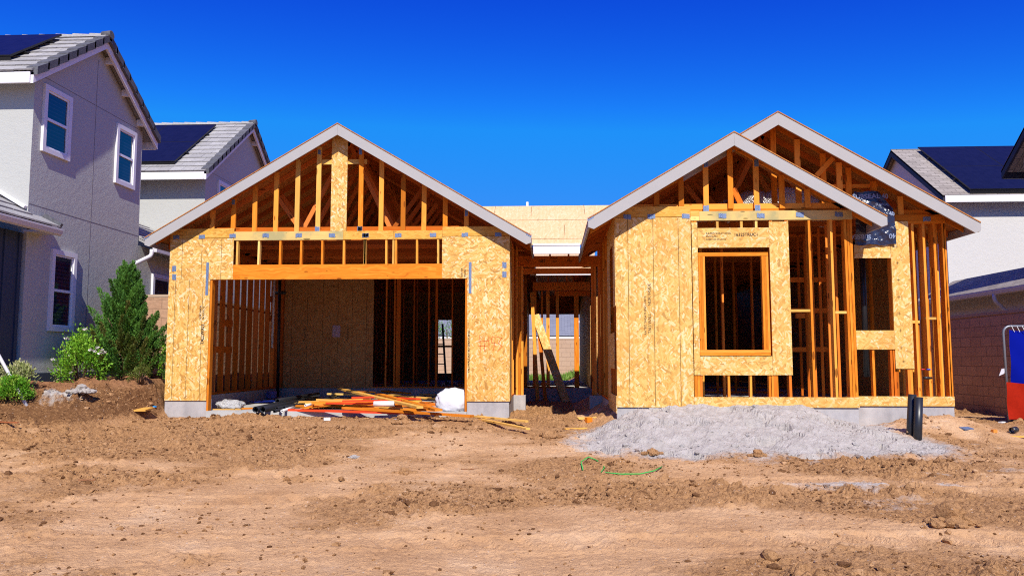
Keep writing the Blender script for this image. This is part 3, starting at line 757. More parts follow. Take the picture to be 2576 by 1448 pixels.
# plates and straps on the garage front
for zx, zy, ox in ((330, 1062, 370), (555, 1060, 370), (825, 1050, 370), (1115, 1047, 370), (1405, 1047, 370), (1697, 1045, 370), (1990, 1047, 370), (248, 1045, 900), (535, 1045, 900), (840, 1042, 900), (1120, 1042, 900), (1412, 1040, 900)):
    x, z = U((ox + zx / 3.29) * .9425, (310 + zy / 3.29) * .9425, YG - .015); tie_plate(x, YG - .015, z)
for zx, zy, ox in ((312, 1338, 370), (312, 1412, 370), (1467, 1305, 900), (1467, 1387, 900)):
    x, z = U((ox + zx / 3.29) * .9425, (310 + zy / 3.29) * .9425, YG - .014); tie_plate(x, YG - .014, z, .08, .11)
for zx, zy, ox, w_, h_ in ((830, 752, 370, .06, .10), (1585, 318, 370, .06, .09), (1948, 312, 370, .06, .12), (1567, 990, 370, .09, .09), (1942, 990, 370, .09, .09), (1132, 848, 900, .06, .12), (195, 990, 900, .09, .09)):
    x, z = U((ox + zx / 3.29) * .9425, (310 + zy / 3.29) * .9425, YG); tie_plate(x, YG + .003, z, w_, h_)
for (px, y0_, y1_) in ((519.5, 660, 742), (1182, 659, 738)):
    x, z0_ = U(px, y1_, YG - .015); _, z1_ = U(px, y0_, YG - .015)
    bx('steel_strap', STEEL, x - .026, x + .026, YG - .017, YG - .0135, z0_, z1_)
text('stamp_lettering', 'TALLWALL', .085, (U(512.5, 868, YG)[0] + .0, YG - T - .0035, U(512.5, 866, YG)[1]), INK, p2, vert=True, sx=.95, bold=.002)
text('stamp_lettering', 'NORTHSIDE', .045, (U(506, 806, YG)[0], YG - T - .0035, U(512.5, 804, YG)[1]), INK, p2, vert=True, sx=1.1, bold=.001); text('stamp_lettering', 'PRODUCTS', .045, (U(514, 806, YG)[0], YG - T - .0035, U(512.5, 804, YG)[1]), INK, p2, vert=True, sx=1.1, bold=.001)
text('stamp_lettering', 'TALLWALL RATED SHEATHING', .042, (-1.52, YG - T - .0035, 1.35), INK, p4, vert=True, sx=1.35, bold=.001)
text('stamp_lettering', 'SIZED FOR', .045, (-1.66, YG - T - .003, 3.16), INK, p3, vert=True, sx=.8); text('stamp_lettering', 'SPACING', .045, (-1.60, YG - T - .003, 3.16), INK, p3, vert=True, sx=.8)
# hand painted lot number
hx, hz = U(1206, 886, YG); 
strokes('painted_number', [[(.12, .0), (.08, 1)], [(.38, 0), (.34, 1)], [(0, .62), (.62, .66)], [(-.02, .32), (.55, .36)],
    [(.66, .05), (.64, .95)], [(1.02, .55), (.84, .52), (.80, .75), (.90, .95), (1.04, .85), (1.02, .5), (.92, 0)],
    [(1.15, .9), (1.45, .85), (1.25, .5), (1.5, .3), (1.2, 0)]], hx - .02, YG - T - .003, hz + .02, .30, REDINK, p4, .011)

for px, py in ((958, 612), (970, 625), (985, 640), (1010, 655), (1022, 662), (1000, 614), (1035, 628), (1060, 645), (1075, 652), (850, 632), (905, 648)):
    k = (py - 606) / 60.; yy = 15.62 + .61 * round(k * 8); x, z = U(px, py, yy); tie_plate(x, yy - .001, 4.11, .13, .07)
# ---- garage inside: left wall, sheathed back wall, open studs
bx('bottom_plate', FIR_RED, GLx + .005, GLx + .145, YG + .27, 20.95, SILL, SILL + .04)
bx('top_plate', FIR_RED, GLx + .005, GLx + .145, YG + .15, 20.95, 3.98, 4.06)
y = YG + .32; kk = 0
while y < 20.9:
    mb = MB(); mb.box(GLx + .015, GLx + .128, y, y + .038, SILL + .041, 3.979); part('wall_stud', (FIR_SHADED, FIR_RED, FIR_SHADED, FIR_RED)[kk % 4], mb); kk += 1; y += .406
for yy, zz in ((17.5, 1.75), (17.5, 2.35), (16.9, 1.75), (20.2, 2.6), (20.2, 3.1)):
    bx('wall_block', FIR_RED, GLx + .03, GLx + .12, yy, yy + .36, zz, zz + .14)
ob = bx('osb_panel', OSB_WALL_SHADED, -7.1, -5.85, 20.96, 20.975, SILL, 4.05, label='shaded brown sheathing on the garage back wall')
ob2 = bx('osb_panel', OSB_WALL_SHADED, -5.847, -4.69, 20.96, 20.975, SILL, 4.05)
rows('nail_line', -7.1, -5.85, 20.959, SILL, 4, 3, ob); rows('nail_line', -5.84, -4.69, 20.959, SILL, 4, 3, ob2)
text('stamp_lettering', 'TALLWALL', .08, (U(768, 860, 20.95)[0], 20.955, U(768, 858, 20.95)[1]), INK, ob, vert=True)
text('stamp_lettering', 'TALLWALL', .08, (U(876, 860, 20.95)[0], 20.955, U(876, 858, 20.95)[1]), INK, ob2, vert=True)
for px, w_ in ((971, .038), (992, .038), (1001.6, .11), (1041, .038), (1078, .038), (1097.5, .06), (1137, .038), (1172, .038)):
    stud(U(px, 830, 21)[0], 21.0, SILL + .04, 4.05, w_=w_, name='wall_stud', mat=FIR_RED)
bx('bottom_plate', FIR_RED, -4.69, GRx - .1, 21.0, 21.09, SILL, SILL + .04); bx('top_plate', FIR_RED, -7.1, GRx - .1, 21.0, 21.09, 4.05, 4.064)

mb = MB(); mb.tube([(U(703, 800, 20.6)[0], 20.6, .64), (U(703, 800, 20.6)[0] - .02, 20.6, 3.98)], .04, 12); part('drain_riser', ABS, mb)
mb = MB(); mb.tube([(-7.18, 20.3, 1.9), (-7.16, 20.3, 3.9)], .03, 12); part('vent_riser', PVC, mb)
mb = MB(); mb.tube([(-7.2, 20.45, 3.33), (-6.95, 20.3, 3.33), (-6.85, 20.3, 3.33)], .045, 12); part('drain_stub', ABS, mb)
for yy, zz in ((20.88, 4.05),): bx('corner_stud', FIR_SHADED, GLx + .005, -7.105, yy, yy + .09, SILL, zz)

# ---- right wing, front wall (Y = 13)
Y = YR
X0 = lambda px, py=800, y=YR: U(px, py, y)[0]
def osb(x0, x1, z0, z1, y=YR, e=0, mat=None, label=None): return bx('osb_panel', mat or OSB, x0, x1, y - T - e, y, z0, z1, label=label)
q1 = osb(WLx, 2.297, .84, 3.915)
rows('nail_line', WLx, 2.297, Y - T, .86, 3.91, 3, q1)
text('stamp_lettering', 'TALLWALL', .07, (X0(1637), Y - T - .003, 2.02), INK_STAMP, q1, vert=True, sx=.95); text('stamp_lettering', 'NORTHSIDE', .07, (X0(1637), Y - T - .003, 2.47), INK_STAMP, q1, vert=True, sx=.95)
text('stamp_lettering', 'RATED SHEATHING 24/16', .05, (X0(1625), Y - T - .003, 2.0), INK_STAMP, q1, vert=True, sx=1.1)
bx('osb_strip', OSB_EDGE, WLx, 2.297, Y - T - .002, Y, 3.925, 4.095)
osb(2.31, 2.403, 1.355, 3.83, e=.001)
q2 = osb(2.406, 3.552, 3.412, 3.735)
text('stamp_lettering', '1632STRUC1', .07, (X0(1845, 590), Y - T - .003, 3.60), INK, q2, sx=1.0, bold=.001)
text('stamp_lettering', 'RATED SHEATHING', .045, (X0(1775, 590), Y - T - .003, 3.63), INK, q2, sx=1.0)
text('stamp_lettering', 'EXPOSURE 1', .035, (X0(1775, 590), Y - T - .003, 3.585), INK, q2); text('stamp_lettering', 'SIZED FOR SPACING', .035, (X0(1775, 590), Y - T - .003, 3.535), INK, q2)
osb(3.556, 3.866, 1.355, 3.83, e=.001)
osb(2.406, 3.552, 1.352, 1.655)
bx('osb_strip', OSB, 2.30, WRx, Y - T, Y, SILL - .012, 1.005, t=.8)
bx('header_board', PLATE_WOOD, 2.44, WRx - .005, Y - .012, Y + .06, 3.86, 4.012, label='greenish treated header board')
bx('top_plate', FIR_PALE, 2.30, 2.437, Y - .006, Y + .08, 3.94, 4.02); bx('top_plate', FIR_PALE, 2.30, 2.437, Y - .004, Y + .08, 3.86, 3.937)
bx('top_plate', FIR, WLx + .01, WRx - .01, Y + .061, Y + .14, 3.98, 4.055)
bx('bottom_plate', FIR, WLx + .01, WRx - .01, Y + .005, Y + .095, SILL - .01, SILL + .03 + .1)
# window buck
def frame(x0, x1, z0, z1, wd, y0, y1, mat, name='window_frame'):
    mb = MB()
    for k in range(3):
        a = wd / 3
        mb.box(x0 + k * a, x0 + (k + 1) * a - .002, y0, y1, z0, z1 - .06); mb.box(x1 - (k + 1) * a + .002, x1 - k * a, y0, y1, z0, z1 - .06)
    mb.box(x0, x1, y0 - .003, y1, z1 - .058, z1); mb.box(x0, x1, y0 - .004, y1, z0 - .045, z0 - .002); mb.box(x0, x1, y0 - .002, y1, z0 - .09, z0 - .047)
    return part(name, mat, mb)
frame(2.412, 3.535, 1.757, 3.335, .108, Y + .012, Y + .10, FIR)
# studs
for zx in (731, 750, 768, 962, 1117, 1250, 1270, 1300, 1395):
    x = U((1580 + zx / 2.633) * .9425, 970, Y)[0]
    stud(x, Y + .004, SILL + .131, 1.36, name='cripple_stud', w_=.036)
for zx in (879, 1049, 1154, 1258, 1369):
    x = U((1580 + zx / 2.633) * .9425, 568, Y)[0]; stud(x, Y + .004, 3.70, 3.97, name='cripple_stud', mat=FIR_PALE)
for x in (2.33, 2.375, 3.585, 3.83): stud(x, Y + .003, SILL + .131, 3.97, name='stud')
for px in (2035.5, 2091): stud(U(px, 600, Y)[0], Y + .002, SILL + .131, 3.975, d_=.14, name='stud', mat=FIR)
for k, px in enumerate((2127, 2134.5, 2141.5)): stud(U(px, 600, Y)[0] - .004, Y + .001 + k * .002, SILL + .131, 3.975, d_=.14, name='corner_stud', mat=FIR)
x_a, x_b, x_c = U(2035.5, 600, Y)[0], U(2091, 600, Y)[0], U(2127, 600, Y)[0]
bx('fire_block', FIR_PALE, 3.87, x_a - .022, Y + .004, Y + .09, 2.365, 2.405); bx('fire_block', FIR_PALE, x_b + .022, x_c - .03, Y + .004, Y + .09, 2.335, 2.375)
# plates
for zx, zy in ((538, 1200), (797, 1197), (1165, 1193)):
    x, z = U((1540 + zx / 4.0217) * .9425, (280 + zy / 4.0217) * .9425, Y - .02); tie_plate(x, Y - .0165, z)
for zx, zy in ((1560, 1190), (1970, 1187)):
    x, z = U((1540 + zx / 4.0217) * .9425, (280 + zy / 4.0217) * .9425, Y - .02); tie_plate(x, Y - .0165, z)
for zx, zy in ((277, 963), (620, 960)):
    x, z = U((2050 + zx / 3.29) * .9425, (280 + zy / 3.29) * .9425, Y - .02); tie_plate(x, Y - .0165, z)
# front gable truss
FX, FZ = 2.952, 5.222
truss(WLx + .03, WRx - .03, FX, FZ, Y + .062, 4.058, webs=False, mat=FIR, el=.68, er=5.23)
for px in (1651, 1713, 1776, 1838, 1903, 1967, 2031):
    x = U(px, 480, Y)[0]; zt = roof_z(x, FX, FZ) - .115; zb = 4.098 if x < 2.3 else 4.058
    stud(x, Y + .012, zb, zt, w_=.085, d_=.04, name='gable_stud', mat=FIR)
for zx, zy, w_, h_ in ((1382, 630, .07, .12), (1385, 1112, .09, .10), (1925, 620, .07, .12), (1938, 1108, .09, .10)):
    x, z = U((1540 + zx / 4.0217) * .9425, (280 + zy / 4.0217) * .9425, Y); tie_plate(x, Y + .010, z, w_, h_)
mb = MB(); a = U(1870, 515, Y); b = U(1848, 470, Y); mb.beam((a[0], Y + .13, a[1]), (b[0], Y + .13, b[1]), .09, .038, up=(0, 1, 0)); part('truss_brace', FIR_RED, mb)
YF = 12.63
deck('roof_deck', .612, FX, FX, FZ, YF - .01, 15.4); deck('roof_deck', 5.295, FX, FX, FZ, YF - .01, YB - .02)
rake(.612, FX - .001, FZ, YF); rake(5.295, FX + .001, FZ, YF)
eave_board(.612, roof_z(.612, FX, FZ), YF + .036, 15.38, .03); eave_board(5.295, roof_z(5.295, FX, FZ), YF + .036, YB - .03, -.03)
clip(.602, roof_z(.612, FX, FZ), YF, 1)
outriggers(FX, FZ, .75, 5.15, YF + .036, Y + .06, 4)

# ---- set back bay (Y = 13.5)
y5 = YB
BX, BZ = 3.797, 5.697
osb(5.09, 5.685, 3.288, 3.515, y=y5); osb(5.07, 5.688, 1.767, 2.082, y=y5)
q3 = osb(5.69, 5.99, 1.45, 3.905, y=y5, e=.001)
for k in range(8):
    z = 1.8 + k * .28; strokes('nail_mark', [[(-.5, 0), (.5, 0)], [(0, -.5), (0, .5)]], 5.79, y5 - T - .003, z, .05, INK_LINE, q3, .006)
text('stamp_lettering', '32', .05, (5.80, y5 - T - .003, 1.55), INK_LINE, q3)
bx('osb_strip', OSB, WRx + .002, BRx, y5 - T, y5, SILL - .012, 1.0, t=.7)
bx('header_board', FIR, 5.69, BRx - .02, y5 - .008, y5 + .06, 3.915, 4.015); bx('top_plate', FIR, 5.4, BRx - .01, y5 - .004, y5 + .09, 3.868, 3.912)
bx('bottom_plate', FIR, WRx + .01, BRx - .01, y5 + .005, y5 + .1, SILL - .01, SILL + .14)
def Z4(zx, py=1000): return U((2060 + zx / 2.454) * .9425, py * .9425, y5)[0]
for zx in (668, 787): stud(Z4(zx), y5 + .003, SILL + .141, 1.765, name='cripple_stud')
for zx in (810, 826, 898, 915): stud(Z4(zx, 1020), y5 + .004, SILL + .141, 1.9, name='cripple_stud')
for x in (5.05, 5.705, 5.75, 5.97): stud(x, y5 + .004, 1.4, 3.866, name='stud', d_=.14)
for zx, d_ in ((957, .14), (1030, .14)): stud(Z4(zx + 9, 1030), y5 + .002, SILL + .141, 3.866, name='stud', d_=d_, mat=FIR)
xs_ = [6.32, 6.415, 6.56, 6.588]
for x in xs_[1:]: stud(x, y5 + .0015, SILL + .141, 3.866, name='corner_stud', d_=.14, mat=FIR)
bx('fire_block', FIR_PALE, 5.99, 6.115, y5 + .004, y5 + .09, 2.20, 2.245); bx('fire_block', FIR_PALE, 6.22, 6.39, y5 + .01, y5 + .09, 2.26, 2.30)
x, z = U((2050 + 1393 / 3.29) * .9425, (280 + 1000 / 3.29) * .9425, y5 - .02); tie_plate(x, y5 - .012, z)
# main gable of the right wing
truss(WLx + .03, BRx - .03, BX, BZ, y5 + .062, 4.02, webs=False, mat=FIR, el=.69, er=6.93)
for px in (1947, 2007, 2071, 2111, 2134, 2196, 2261.5):
    x = U(px, 420, y5)[0]; stud(x, y5 + .012, 4.02, roof_z(x, BX, BZ) - .115, w_=.089, d_=.045, name='gable_stud', mat=FIR)
a = U((2050 + 425 / 3.29) * .9425, (280 + 620 / 3.29) * .9425, y5); b = U((2050 + 570 / 3.29) * .9425, (280 + 465 / 3.29) * .9425, y5)
mb = MB(); mb.beam((a[0], y5 + .001, a[1]), (b[0], y5 + .001, b[1]), .085, .018, up=(0, 1, 0)); part('gable_brace', FIR, mb)
bx('gable_block', FIR, U(2071, 420, y5)[0], 5.55, y5 + .06, y5 + .1, 4.5, 4.56)
YM = 13.13
deck('roof_deck', .612, BX, BX, BZ, YM - .01, 17.62); deck('roof_deck', 1.75, BX, BX, BZ, 17.621, 20.26); deck('roof_deck', .612, BX, BX, BZ, 20.261, 29.4); deck('roof_deck', 6.985, BX, BX, BZ, YM - .01, 29.4)
rake(6.985, BX + .001, BZ, YM)
a = [(2.2, roof_z(2.2, BX, BZ) - .215), (BX, BZ - .215), (BX, BZ - .002), (2.2, roof_z(2.2, BX, BZ) - .002)]
mb = MB(); mb.prism(a, 'y', YM, YM + .035); part('rake_board', PRIMED, mb)
eave_board(6.985, roof_z(6.985, BX, BZ), YM + .036, 29.4, -.03); eave_board(.612, roof_z(.612, BX, BZ), 15.39, 17.62, .03); eave_board(1.75, roof_z(1.75, BX, BZ), 17.63, 20.25, .03)
outriggers(BX, BZ, 2.0, 6.8, YM + .036, y5 + .06, 4)
for k, y in enumerate(np.arange(y5 + .61, 29.2, .61)):
    notch = 17.5 < y < 20.3; truss(1.85 if notch else WLx + .04, BRx - .04, BX, BZ, float(y), 4.04, el=1.80 if notch else .66, er=6.94)

# ---- black flashing membrane draped over the bay header
def memy(x, z):
    wv = .016 * math.sin(x * 13 + z * 5) + .008 * math.sin(z * 17 - x * 9) + .004 * math.sin((x + z) * 31)
    return y5 - .075 + wv + .05 * max(0, 3.95 - z) - .02 * math.sin(max(0, z - 3.6) * 5)
outline = [U(2144, 491, y5), U(2204, 483, y5), U(2222, 505, y5), U(2240, 528, y5), U(2246, 570, y5), U(2250, 615, y5), U(2148, 617, y5), U(2146, 560, y5)]
def inside_poly(x, z, P_):
    c = False
    for (x1, z1), (x2, z2) in zip(P_, P_[1:] + P_[:1]):
        if (z1 > z) != (z2 > z) and x < (x2 - x1) * (z - z1) / (z2 - z1) + x1: c = not c
    return c
n1, n2 = 44, 60
mb = MB()
zlo, zhi = outline[6][1], outline[1][1]
def edge(z, right):
    pts = ([outline[1], outline[2], outline[3], outline[4], outline[5]] if right else [outline[0], outline[7], outline[6]])
    for (xa, za), (xb, zb_) in zip(pts, pts[1:]):
        if zb_ <= z <= za: return xa + (xb - xa) * (za - z) / (za - zb_)
    return pts[0][0] if z > pts[0][1] else pts[-1][0]
grid = []
for j in range(n2 + 1):
    z = zlo + (zhi - zlo) * j / n2; xl, xr = edge(z, False), edge(z, True); row = []
    for k in range(n1 + 1):
        x = xl + (xr - xl) * k / n1; row.append((x, memy(x, z), z + .01 * math.sin(x * 19)))
    grid.append(row)
b0 = len(mb.v)
for row in grid: mb.v += row
for j in range(n2):
    for k in range(n1):
        q = [b0 + j * (n1 + 1) + k, b0 + j * (n1 + 1) + k + 1, b0 + (j + 1) * (n1 + 1) + k + 1, b0 + (j + 1) * (n1 + 1) + k]
        mb.f.append(tuple(q)); mb.t.append(.5); mb.sm.append(True); mb.uv += [(0, 0)] * 4
MEMB, t_, b_ = M('black_membrane', .26, .7); b_.inputs['Base Color'].default_value = (.016, .022, .055, 1)
nn = N(t_); nn.put(b_.inputs['Normal'], nn.bump(nn.noise(nn.pos(), 11, 3, .5), .7, .05))
MEMW = plain('membrane_print', (.22, .27, .40), .5, .3, var=.1)
mem = part('flashing_membrane', MEMB, mb, label='black plastic flashing sheet with pale lettering, draped over the bay header')
sf = lambda x, z: memy(x, z) - .006
a = U(2152, 499, y5); text('print_lettering', 'SUBSEAL 40', .115, (a[0] - .08, 0, a[1] - .02), MEMW, mem, surf=sf, bold=.003)
a = U(2170, 603, y5); text('print_lettering', 'SUBSEAL', .10, (a[0] + .11, 0, a[1] + .075), MEMW, mem, surf=sf, flip=True, bold=.003)
a = U(2247, 603, y5); text('print_lettering', '40', .11, (a[0] + .0, 0, a[1] + .085), MEMW, mem, surf=sf, flip=True, bold=.003)
a = U(2228, 545, y5); text('print_lettering', '40', .10, (a[0], 0, a[1]), MEMW, mem, surf=sf, bold=.003)
a = U(2196, 520, y5); text('print_lettering', 'SUBSEAL', .06, (a[0], 0, a[1]), MEMW, mem, surf=sf, bold=.001)
a = U(2226, 578, y5); strokes('print_mark', [[(0, 0), (1, 0), (1, .5), (0, .5), (0, 0)]], a[0], y5 - .07, a[1], .1, MEMW, mem, .012)

# ---- side walls of the courtyard
for x, ys_, sg in ((GRx, np.arange(YG + .3, 21, .406), 1), (WLx, np.arange(YR + .32, 21, .406), -1)):
    for y in ys_:
        xx = (x - .09, x) if sg == 1 else (x, x + .09)
        if sg == -1 and y > 17.2: xx = (1.86, 1.95)
        if sg == -1 and 13.6 < y < 14.5:
            mb = MB(); mb.box(*xx, y, y + .038, SILL + .041, 1.5); part('wall_stud', FIR_RED, mb); continue
        mb = MB(); mb.box(*xx, y, y + .038, SILL + .041, 3.97); part('wall_stud', random.choice((FIR, FIR_RED)), mb)
    xx = (x - .09, x) if sg == 1 else (x, x + .09)
    bx('bottom_plate', FIR_RED, *xx, (YG if sg == 1 else YR) + .26, 20.95, SILL, SILL + .04); bx('top_plate', FIR_RED, *xx, (YG if sg == 1 else YR) + .15, 20.95 if sg == 1 else 17.4, 3.975, 4.06)
OSB_SIDE = OSB
bx('osb_panel', OSB, GRx, GRx + .012, YG - .012, YG + .75, SILL - .03, 3.95)
bx('osb_panel', OSB, WLx - .012, WLx, YR - .0, YR + .42, SILL + 1.62, 3.95)
bx('osb_panel', OSB, WLx - .012, WLx, YR - .0, YR + 1.2, .74, 1.02); bx('osb_panel', OSB, WLx - .0125, WLx, YR + .30, YR + 1.2, 1.45, 2.05)
bx('osb_panel', OSB, WLx - .012, WLx, YR + 1.2, YR + 1.75, .74, 3.93); bx('osb_panel', OSB, WLx - .0125, WLx, YR + .42, YR + 1.199, 3.55, 3.94)
for y0_ in (YR + .02, YR + .09): bx('corner_stud', FIR_RED, WLx + .003, WLx + .12, y0_ + .01, y0_ + .05, SILL + .13, 3.97)

# ---- porch frame (Y = 17) with the marked beam
yp = 17.0
pb = bx('porch_beam', FIR_RED, -.68, 1.03, yp, yp + .13, 3.63, 3.815, t=.5, label='red fir porch beam with handwriting')
bx('porch_header', FIR_RED, -.58, .93, yp + .25, yp + .34, 3.46, 3.575)
bx('porch_plate', FIR_RED, -.68, 1.03, yp + .01, yp + .12, 3.59, 3.628)
for x, z1 in ((-.71, 4.2), (-.655, 3.628), (-.60, 3.628), (.90, 3.628), (.955, 3.628), (1.045, 4.2)): stud(x, yp + .012, SILL, z1 if z1 > 4 else 3.588, w_=.05, d_=.14, name='porch_post', mat=FIR_RED if x > 0 else FIR)
for x in (-.4, -.0, .4, .8): stud(x, yp + .03, 3.816, 4.25, name='cripple_stud', mat=FIR_RED)
bx('porch_plate', FIR_RED, -.72, 1.06, yp + .02, yp + .1, 3.93, 3.97)
text('pencil_lettering', '1887', .085, (-.27 + .02, yp - .003, 3.675), INK, pb, sx=.9, bold=.001)
text('pencil_lettering', '(Court', .065, (.0, yp - .003, 3.745), INK, pb, sx=.9); text('pencil_lettering', 'yard', .065, (.05, yp - .003, 3.675), INK, pb, sx=.9)
strokes('pencil_mark', [[(0, 1), (.6, 0), (.9, .5)], [(.15, .75), (.85, .5)]], -.52, yp - .003, 3.68, .09, INK, pb, .008)
strokes('pencil_mark', [[(0, 0), (.6, 1), (.9, 0)], [(.2, .4), (1.5, .3), (1.2, 0)]], .36, yp - .003, 3.675, .08, INK, pb, .008)
# entry roof
ez, rz_ = 3.825, 4.985
pr = MB()
def slope(mb, a, b, c, d, th=.013):
    a, b, c, d = map(Vector, (a, b, c, d)); n_ = (b - a).cross(d - a).normalized() * th
    mb.hexa([a - n_, b - n_, c - n_, d - n_, a, b, c, d]); 
slope(pr, (-.36, 15.36, ez), (.62, 15.36, ez), (2.5, 17.4, rz_), (-2.15, 17.4, rz_)); entry = part('roof_deck', OSB_ROOF, pr, label='sunlit strand board roof of the entry between the gables')
pr = MB(); slope(pr, (-2.15, 17.402, rz_), (2.5, 17.402, rz_), (2.1, 17.8, rz_ - .22), (-1.8, 17.8, rz_ - .22)); part('roof_deck', OSB_ROOF, pr)
for x, zz in ((-.9, .25), (.3, .2), (.9, .3), (-.4, .7), (.75, .75), (-1.2, .72)):
    y = 15.36 + 2.04 * zz; z = ez + (rz_ - ez) * zz; l = .55
    mb = MB(); mb.hexa([(x - .004, y, z + .001), (x + .004, y, z + .001), (x + .004, y + l, z + .001 + l * .5686), (x - .004, y + l, z + .001 + l * .5686), (x - .004, y, z + .004), (x + .004, y, z + .004), (x + .004, y + l, z + .004 + l * .5686), (x - .004, y + l, z + .004 + l * .5686)]); part('sheet_joint', INK_LINE, mb, entry)
for zz in (.13, .6):
    y = 15.36 + 2.04 * zz; z = ez + (rz_ - ez) * zz; xa, xb = -.36 - 1.79 * zz + .05, .62 + 1.88 * zz - .05
    mb = MB(); mb.box(xa, xb, y - .004, y + .004, z + .0005, z + .005); part('sheet_joint', INK_LINE, mb, entry)
bx('fascia_board', PRIMED_W, -.322, .612 - .03, 15.33, 15.365, 3.64, 3.80); bx('fascia_board', PRIMED_W, -.322, .582, 15.318, 15.355, 3.802, 3.842)
for x in np.arange(-.2, .6, .3): 
    mb = MB(); mb.beam((x, 15.4, 3.74), (x, 17.38, 4.86), .038, .1); part('rafter', FIR_RED, mb)
mb = MB(); vx = U(1326, 517, 17.5)[0]; mb.tube([(vx, 17.5, 4.8), (vx, 17.5, 5.09)], .028, 12); part('vent_pipe', PVC, mb, entry)
# rear of the courtyard
yc = 21.2
bx('fascia_board', PRIMED_W, -.50, WLx - .02, 20.27, 20.305, 3.745, 3.92)
mb = MB(); slope(mb, (-.8, 20.26, 3.93), (1.1, 20.26, 3.93), (1.4, 24.6, 5.0), (-1.1, 24.6, 5.0)); part('roof_deck', OSB_ROOF, mb)
mb = MB(); slope(mb, (-1.1, 24.61, 5.0), (1.4, 24.61, 5.0), (1.1, 29.4, 3.9), (-.8, 29.4, 3.9)); part('roof_deck', OSB_ROOF, mb)
bx('courtyard_beam', FIR_RED, -.46, WLx - .01, yc, yc + .12, 3.44, 3.66); bx('courtyard_beam', FIR_RED, .12, WLx - .01, yc + .13, yc + .2, 3.30, 3.43)
for px, w_, lit in ((1344, .10, 1), (1363, .05, 0), (1378, .09, 0), (1402, .08, 0), (1450, .125, 1)):
    stud(U(px, 850, yc)[0], yc + .125, SILL, 3.43, w_=w_, d_=.09, name='courtyard_stud', mat=FIR)
stud(-.66, yc, SILL, 4.0, w_=.09, name='courtyard_stud', mat=FIR)
for x in (-.05, .2, .45, .62, .85): stud(x, yc + .05, 3.661, 3.95, name='cripple_stud', mat=FIR_RED)
bx('bottom_plate', FIR, GRx, .62, yc + .1, yc + .2, SILL - .003, SILL + .035)

# ---- interior partitions (rear rooms), far walls
inner = []
def wall_x(x0, x1, y, gaps=(), z1=4.03, step=.406):
    x = x0
    while x < x1:
        if not any(a < x < b for a, b in gaps): inner.append((x, y, SILL, z1))
        x += step
    for zz in (SILL, 3.99): 
        segs = [(x0, x1)]
        for a, b in (gaps if zz == SILL else ()):
            nx_ = []
            for q in segs:
                if q[0] < a and b < q[1]: nx_ += [(q[0], a), (b, q[1])]
                else: nx_.append(q)
            segs = nx_
        for a, b in segs: bx('bottom_plate' if zz == SILL else 'top_plate', FIR_RED, a, b, y, y + .09, zz, zz + .038)
wall_x(-7.2, -.9, 23.4, ((-6.2, -5.4), (-3.6, -2.7)))
wall_x(-7.2, -.9, 26.0, ((-5.0, -4.1), (-3.9, -3.0)))
wall_x(1.3, 6.5, 15.6, ((3.4, 4.3),)); wall_x(1.3, 6.5, 18.2, ((2.0, 2.9), (5.2, 6.0))); wall_x(1.3, 6.5, 21.5, ((3.0, 4.2),))
inner.sort(key=lambda q: q[1])
near_s, far_s = inner[:26], inner[26:]
for x, y, z0, z1 in near_s:
    mb = MB(); mb.box(x, x + .038, y, y + .089, z0 + .039, z1 - .041); part('partition_stud', random.choice((FIR_RED, FIR)), mb)
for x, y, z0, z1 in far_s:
    mb = MB(); mb.box(x, x + .038, y, y + .089, z0 + .039, z1 - .041); part('partition_stud', FIR_SHADED, mb)
for x, y, n_ in ((4.35, 13.7, 5),):
    for k in range(6): mb = MB(); yy = 13.75 + k * .406; mb.box(4.85 - .0, 4.89, yy, yy + .038, SILL + .05, 3.98); part('partition_stud', FIR_RED, mb)
for (x0, x1, y, z) in ((1.7, 2.11, 15.62, 2.05), (2.1, 2.5, 15.62, 2.2), (4.75, 5.1, 15.62, 2.4), (4.6, 5.5, 15.64, 3.1), (4.6, 5.5, 15.64, 2.5), (4.6, 5.5, 15.64, 1.75)): bx('partition_block', FIR_RED, x0, x1, y, y + .07, z, z + .09)
# far and side walls, sheathed
def sheath(x0, x1, y0, y1, z0=SILL - .03, z1=4.08): return bx('osb_panel', OSB_WALL_SHADED, x0, x1, y0, y1, z0, z1)
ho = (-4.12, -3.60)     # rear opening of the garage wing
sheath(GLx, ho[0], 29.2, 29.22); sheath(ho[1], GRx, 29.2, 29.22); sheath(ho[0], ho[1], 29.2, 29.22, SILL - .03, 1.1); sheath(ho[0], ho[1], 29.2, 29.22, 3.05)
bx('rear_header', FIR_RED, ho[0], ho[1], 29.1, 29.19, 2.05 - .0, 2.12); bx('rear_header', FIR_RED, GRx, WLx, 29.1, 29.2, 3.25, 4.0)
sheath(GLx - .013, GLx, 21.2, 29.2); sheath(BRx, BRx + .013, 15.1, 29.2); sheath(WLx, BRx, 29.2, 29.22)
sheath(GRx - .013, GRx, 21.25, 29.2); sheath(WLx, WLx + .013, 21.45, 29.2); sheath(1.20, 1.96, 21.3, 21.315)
# right side wall studs of the bay
for k in range(4):
    mb = MB(); yy = y5 + .3 + k * .406; mb.box(BRx - .14, BRx - .005, yy, yy + .038, SILL + .05, 3.9); part('wall_stud', FIR, mb)
